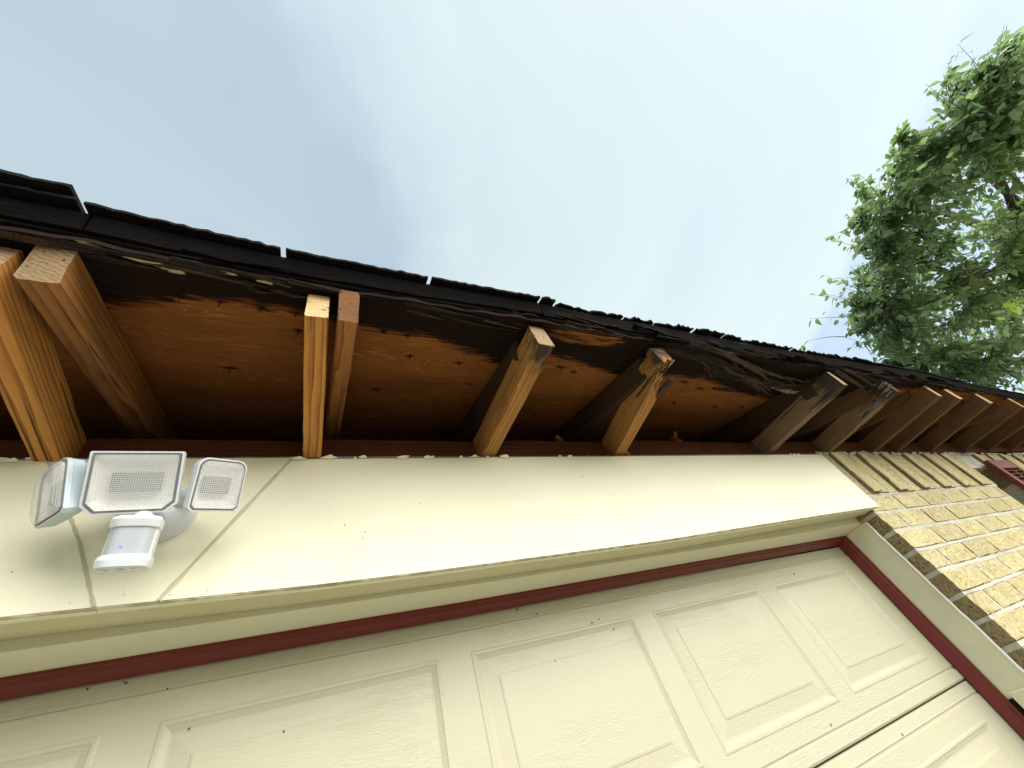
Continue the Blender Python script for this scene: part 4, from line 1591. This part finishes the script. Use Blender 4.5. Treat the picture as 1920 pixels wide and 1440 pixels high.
def sensor():
    w, h = 0.059, 0.066
    n = 25
    rows = [(-h / 2 - 0.005, 0.006, 0.92), (-h / 2 - 0.003, 0.0015, 1.0), (-h / 2 + 0.006, 0.0, 1.04), (-h / 2 + 0.013, 0.003, 1.0), (-h / 2 + 0.0145, 0.0075, 0.95), (h / 2 - 0.0145, 0.0075, 0.93), (h / 2 - 0.013, 0.003, 0.97), (h / 2 - 0.003, 0.0, 1.0), (h / 2 + 0.002, 0.002, 0.96), (h / 2 + 0.004, 0.010, 0.86)]
    loops = []
    for z, inset, sx in rows:
        P = []
        for i in range(n):
            f = i / (n - 1) * 2 - 1
            P.append((f * w / 2 * sx, -0.022 + 0.013 * abs(f) ** 4.5 + inset, z))
        P += [(w / 2 * sx, 0.018, z), (w / 2 * sx * 0.8, 0.028, z), (-w / 2 * sx * 0.8, 0.028, z), (-w / 2 * sx, 0.018, z)]
        loops.append(P)
    me = loops_mesh('sensor_body', loops, True, True)
    o = lpart(link('sensor_body', me, PLASTIC, None, lx(-2.110, -0.405, 2.140)))
    o.rotation_euler = (math.radians(20), 0, math.radians(6))
    V, F = [], []
    for i in range(n):
        f = i / (n - 1) * 2 - 1
        for z in (-h / 2 + 0.0135, h / 2 - 0.0135):
            V.append((f * w / 2 * 0.86, -0.0165 + 0.010 * abs(f) ** 4.5, z))
    for i in range(n - 1):
        F.append((i * 2, i * 2 + 2, i * 2 + 3, i * 2 + 1))
    link('sensor_lens', mesh('sensor_lens', V, F, True), SENSORLENS).parent = o
    d_ = bpy.data.meshes.new('indicator')
    bm = bmesh.new()
    bmesh.ops.create_uvsphere(bm, u_segments=10, v_segments=6, radius=0.0022)
    bm.to_mesh(d_)
    bm.free()
    link('indicator', d_, LEDBLUE, None, (-0.006, -0.0158, -0.008)).parent = o
    for k in (-0.018, 0.0, 0.016):
        link('control_knob', box_mesh('control_knob', k - 0.004, k + 0.004, -0.012, 0.0, -h / 2 - 0.009, -h / 2 - 0.004, 0.001), PLASTIC).parent = o
    tube('swivel', [(0, 0.016, h / 2 - 0.004), (0, 0.024, h / 2 + 0.012)], [0.016, 0.012], PLASTIC, o)


sensor()

# ------------------------------------------------------------------ shutter
shut = empty('window_shutter', (2.55, -0.262, 1.2), 'dark red louvred shutter on the yellow brick wall at the right edge', 'shutter')
SX0, SX1, SZ0, SZ1 = 2.315, 2.735, 0.9, 2.398


def spart(o):
    o.parent = shut
    o.matrix_parent_inverse = Matrix.Translation((-2.55, 0.262, -1.2))
    return o


spart(link('stile', box_mesh('stile', SX0, SX0 + 0.055, -0.275, -0.247, SZ0, SZ1, 0.003), RED))
spart(link('stile', box_mesh('stile', SX1 - 0.055, SX1, -0.275, -0.247, SZ0, SZ1, 0.003), RED))
spart(link('rail', box_mesh('rail', SX0 + 0.0551, SX1 - 0.0551, -0.274, -0.248, SZ1 - 0.075, SZ1 - 0.001, 0.002), RED))
spart(link('rail', box_mesh('rail', SX0 + 0.0551, SX1 - 0.0551, -0.274, -0.248, SZ0 + 0.001, SZ0 + 0.075, 0.002), RED))
z = SZ0 + 0.095
sl = box_mesh('slat', -(SX1 - SX0) / 2 + 0.054, (SX1 - SX0) / 2 - 0.054, -0.016, 0.016, -0.003, 0.003, 0.001)
sl.materials.append(RED)
while z < SZ1 - 0.085:
    spart(link('slat', sl, None, None, ((SX0 + SX1) / 2, -0.259, z), (math.radians(38), 0, 0)))
    z += 0.028
spart(link('standoff', box_mesh('standoff', SX0 + 0.14, SX0 + 0.17, -0.247, -0.2225, SZ0, SZ1 - 0.05), RED))

# ------------------------------------------------------------------ tree
tree = empty('tree', (5.6, -1.7, 0.0), 'leafy green tree with drooping pointed leaves beyond the roof edge', 'tree')
TI = Matrix.Translation((-5.6, 1.7, 0))
TIPS = [(2.84, -2.89, 4.66), (2.53, -2.55, 4.5), (2.92, -2.59, 4.77), (2.65, -2.5, 4.72), (2.65, -2.08, 4.69), (2.58, -2.03, 4.39), (2.81, -1.68, 4.92), (2.36, -1.75, 4.43), (3.01, -1.9, 4.68), (2.74, -1.42, 4.58), (3.15, -1.16, 4.61), (2.81, -1.28, 4.36), (2.83, -0.65, 4.19), (3.24, -0.58, 4.16), (3.34, -0.96, 4.45), (2.87, -0.44, 3.91), (3.52, -0.43, 3.93), (3.51, -0.14, 3.73), (3.26, -0.30, 3.60)]
INNER = [(3.51, -1.8, 4.83), (3.71, -2.12, 4.86), (4.15, -2.57, 5.11), (3.56, -2.65, 4.71), (2.9, -2.6, 4.45), (3.38, -1.46, 4.58), (3.44, -1.63, 4.43), (3.45, -1.9, 4.38), (4.4, -2.33, 4.8), (3.09, -2.24, 4.14), (2.9, -1.08, 4.12), (3.62, -1.23, 4.27), (3.9, -1.51, 4.31), (4.58, -1.79, 4.49), (3.8, -1.93, 4.08), (3.07, -0.83, 3.99), (4.6, -0.87, 4.47), (3.67, -1.14, 3.96), (4.11, -1.38, 4.03), (3.68, -1.56, 3.78), (3.04, -0.63, 3.7), (4.17, -0.65, 3.96), (4.41, -0.86, 3.91), (3.3, -1.11, 3.48), (3.75, -1.32, 3.52), (3.44, -0.39, 3.57), (3.27, -0.55, 3.4), (3.52, -0.71, 3.37), (4.96, -0.81, 3.68), (4.8, -1.01, 3.56), (3.81, -0.48, 3.33), (4.49, -0.46, 3.38), (3.6, -0.77, 3.2), (4.69, -0.43, 4.07), (3.99, -0.61, 3.39)]
EXTRA = [(2.58, -2.67, 4.34), (2.96, -2.59, 4.34), (3.28, -2.48, 4.46), (2.69, -2.37, 4.31), (2.67, -2.24, 3.98), (2.97, -2.17, 4.31), (2.64, -2.11, 4.3), (2.64, -1.81, 4.2), (2.81, -1.58, 4.36), (2.37, -1.57, 4.32), (2.82, -0.8, 3.95), (2.71, -0.7, 3.69), (3.05, -1.11, 4.39), (2.87, -1.94, 3.93), (3.24, -1.64, 3.67)]
INNER += EXTRA
OUTER = []
for k in range(46):
    a = random.uniform(0, 2 * math.pi)
    r = random.uniform(0.4, 2.4)
    p = (6.3 + r * math.cos(a), -2.3 + r * 1.0 * math.sin(a), random.uniform(3.2, 5.9))
    if (p[2] - 1.7) < 0.46 * (p[0] + 1.86) and p[1] < 0.0 and p[0] > 4.6:
        OUTER.append(p)


def tpart(o):
    o.parent = tree
    o.matrix_parent_inverse = TI
    return o


def limb_mesh(pts, r0, r1):
    P = [Vector(p) for p in pts]
    dense = []
    for i in range(len(P) - 1):
        for s in range(4):
            dense.append(P[i].lerp(P[i + 1], s / 4))
    dense.append(P[-1])
    n = len(dense)
    jit = [Vector((random.uniform(-1, 1), random.uniform(-1, 1), random.uniform(-1, 1))) * 0.012 for _ in dense]
    return [d + j for d, j in zip(dense, jit)], [r0 + (r1 - r0) * (i / (n - 1)) ** 0.8 for i in range(n)]


trunk_pts, trunk_r = limb_mesh([(5.6, -1.7, 0.0), (5.65, -1.75, 1.2), (5.55, -1.65, 2.3), (5.6, -1.75, 3.3), (5.7, -1.85, 4.4), (5.75, -1.95, 5.6)], 0.17, 0.04)
tpart(tube('trunk', trunk_pts, trunk_r, BARK, None))
forks = [Vector((5.56, -1.66, 2.4)), Vector((5.58, -1.72, 2.9)), Vector((5.62, -1.77, 3.4)), Vector((5.66, -1.82, 3.9))]
limbs = [[forks[0], (4.6, -1.5, 2.95), (3.78, -1.56, 3.69), (3.31, -0.90, 3.81), (3.05, -0.72, 3.9)],
         [forks[0], (4.8, -1.1, 2.9), (4.2, -0.75, 3.25), (3.6, -0.55, 3.45), (3.35, -0.40, 3.62)],
         [forks[1], (4.7, -1.7, 3.5), (3.9, -1.9, 4.1), (3.5, -2.15, 4.35), (3.1, -2.45, 4.55)],
         [forks[1], (4.6, -1.3, 3.6), (3.9, -1.25, 4.05), (3.4, -1.2, 4.35), (3.0, -1.45, 4.55)],
         [forks[2], (4.8, -2.0, 4.3), (4.1, -2.25, 4.8), (3.6, -2.4, 4.75)],
         [forks[2], (4.9, -1.2, 4.0), (4.4, -0.9, 4.25), (3.9, -0.8, 4.2), (3.4, -0.7, 4.15)],
         [forks[3], (5.0, -2.6, 4.6), (4.5, -3.0, 5.0)],
         [forks[3], (6.2, -1.2, 4.6), (6.8, -0.9, 5.2)],
         [forks[2], (6.3, -2.3, 4.0), (7.0, -2.6, 4.7)]]
limb_pts = []
for i, lp in enumerate(limbs):
    pts, rr = limb_mesh(lp, 0.055, 0.010)
    tpart(tube('branch', pts, rr, BARK, None, 8))
    limb_pts += pts[4:]

# twigs to every clump, then leaves along the twigs
LV, LF, LT = [], [], []
NV, NF, NT = [], [], []
TWV, TWF = [], []


def add_twig(p0, p1, r, sag=0.05):
    n = 6
    mid = (p0 + p1) / 2 + Vector((random.uniform(-1, 1), random.uniform(-1, 1), random.uniform(-0.4, 1))) * sag
    pts = []
    for i in range(n + 1):
        f = i / n
        pts.append(p0 * (1 - f) ** 2 + mid * 2 * f * (1 - f) + p1 * f * f)
    b0 = len(TWV)
    for i, p in enumerate(pts):
        d = (pts[min(i + 1, n)] - pts[max(i - 1, 0)]).normalized()
        a = d.cross(Vector((0.3, 0.2, 0.93))).normalized()
        b = d.cross(a)
        rr = r * (1 - 0.75 * i / n)
        for k in range(4):
            t_ = math.pi / 2 * k
            TWV.append(p + a * (rr * math.cos(t_)) + b * (rr * math.sin(t_)))
    for i in range(n):
        for k in range(4):
            j = (k + 1) % 4
            TWF.append((b0 + i * 4 + k, b0 + i * 4 + j, b0 + (i + 1) * 4 + j, b0 + (i + 1) * 4 + k))
    return pts


def add_leaf(p, d, size, tint, store):
    V, F, T = store
    d = d.normalized()
    up = Vector((random.gauss(0, 0.55), random.gauss(0, 0.55), 1.0)).normalized()
    s = d.cross(up)
    if s.length < 1e-3:
        return
    s.normalize()
    u = s.cross(d)
    b0 = len(V)
    L_, W_ = size, size * random.uniform(0.23, 0.31)
    fold = random.uniform(0.05, 0.35)
    droop = random.uniform(0.0, 0.25)
    for f, w in ((0.0, 0.0), (0.22, 0.82), (0.45, 1.0), (0.72, 0.55), (1.0, 0.0)):
        c = p + d * (L_ * f) - u * (L_ * droop * f * f)
        if w == 0.0:
            V.append(c)
            T.append(tint)
        else:
            for q in (-1, 0, 1):
                V.append(c + s * (W_ * w * q) + u * (W_ * w * fold * abs(q)))
                T.append(tint)
    i0 = b0
    r1, r2, r3, tip = b0 + 1, b0 + 4, b0 + 7, b0 + 10
    F += [(i0, r1 + 1, r1), (i0, r1 + 2, r1 + 1)]
    for a, b in ((r1, r2), (r2, r3)):
        F += [(a, a + 1, b + 1, b), (a + 1, a + 2, b + 2, b + 1)]
    F += [(r3, r3 + 1, tip), (r3 + 1, r3 + 2, tip)]


def leaves_on(pts, n, size, store, spread=0.03, t0=0.25, tint0=0.4):
    for k in range(n):
        f = t0 + (1 - t0) * (k + random.random()) / n
        i = min(int(f * (len(pts) - 1)), len(pts) - 2)
        ff = f * (len(pts) - 1) - i
        p = pts[i].lerp(pts[i + 1], ff)
        d = (pts[i + 1] - pts[i]).normalized()
        side = Vector((random.gauss(0, 1), random.gauss(0, 1), random.gauss(0, 0.5)))
        ld = d * 0.5 + side.normalized() * 0.9 + Vector((0, 0, -0.45))
        add_leaf(p + side * spread * 0.3, ld, size * random.uniform(0.55, 1.3), max(0, min(1, random.gauss(tint0, 0.25))), store)


def nearest_limb(p):
    best = sorted(limb_pts, key=lambda q: (q - p).length + random.uniform(0, 0.25) + max(0, p.x - q.x + 0.0) * -0.0)[:4]
    return random.choice(best)


def clump(tip, n_sub, size, dens, tint, reach=0.30, edge=False):
    p1 = Vector(tip)
    p0 = nearest_limb(p1)
    main = add_twig(p0, p1, 0.009, 0.10)
    leaves_on(main, int(dens * 1.1), size, (LV, LF, LT), 0.03, 0.45, tint)
    for k in range(n_sub):
        f = random.uniform(0.35, 1.0)
        i = min(int(f * (len(main) - 1)), len(main) - 2)
        st = main[i]
        d = (main[-1] - main[0]).normalized()
        v = Vector((random.gauss(0, 1), random.gauss(0, 1), random.gauss(0, 0.7))).normalized()
        e = st + (d * random.uniform(0.1, 0.6) + v * random.uniform(0.5, 1.0)) * reach * (0.55 if edge else 1.0) * random.uniform(0.6, 1.2) + Vector((0, 0, -0.04))
        tw = add_twig(st, e, 0.004, 0.03)
        leaves_on(tw, dens, size, (LV, LF, LT), 0.03, 0.1, tint)


for t_ in TIPS:
    clump(t_, 17, 0.074, 12, random.uniform(0.35, 0.65), 0.30, True)
for t_ in INNER:
    clump(t_, 23, 0.074, 13, random.uniform(0.15, 0.7), 0.46)
for t_ in OUTER:
    clump(t_, 9, 0.095, 8, random.uniform(0.2, 0.6), 0.6)
# stray tendrils reaching over the roof
for pts in ([(3.3, -0.45, 3.62), (2.63, -0.42, 3.82), (2.15, -0.30, 3.81), (2.10, -0.24, 3.78)], [(3.0, -0.55, 3.75), (2.62, -0.45, 3.62), (2.50, -0.42, 3.46)], [(3.1, -0.7, 4.1), (2.72, -0.62, 4.16)]):
    P = [Vector(p) for p in pts]
    for a, b in zip(P[:-1], P[1:]):
        add_twig(a, b, 0.0042, 0.03)
    leaves_on([P[-2].lerp(P[-1], 0.4), P[-1]], 7, 0.045, (LV, LF, LT), 0.02, 0.0, 0.6)
# bright new shoot hanging nearer on the right
sp0 = Vector((3.6, -1.5, 3.35))
for e in ((2.12, -1.14, 2.95), (2.28, -1.15, 2.86), (2.25, -1.05, 2.99)):
    P = add_twig(sp0 if e[0] > 2.2 else Vector((2.5, -1.2, 3.02)), Vector(e), 0.006, 0.03)
    leaves_on(P, 10, 0.062, (NV, NF, NT), 0.03, 0.62, 0.6)

tw = tpart(link('twigs', mesh('twigs', TWV, TWF), BARK))
tw['kind'] = 'stuff'


def leaf_object(name, store, mat):
    V, F, T = store
    me = mesh(name, V, F, True)
    at = me.attributes.new('tint', 'FLOAT', 'POINT')
    at.data.foreach_set('value', np.array(T, dtype=np.float32))
    o = tpart(link(name, me, mat))
    o['kind'] = 'stuff'
    return o


leaf_object('crown', (LV, LF, LT), LEAF)
o = leaf_object('new_shoot', (NV, NF, NT), LEAF_NEW)
o['label'] = 'bright yellow green young leaves at the right edge'
print('leaves', len(LF) // 8, 'verts', sum(len(m.vertices) for m in bpy.data.meshes))
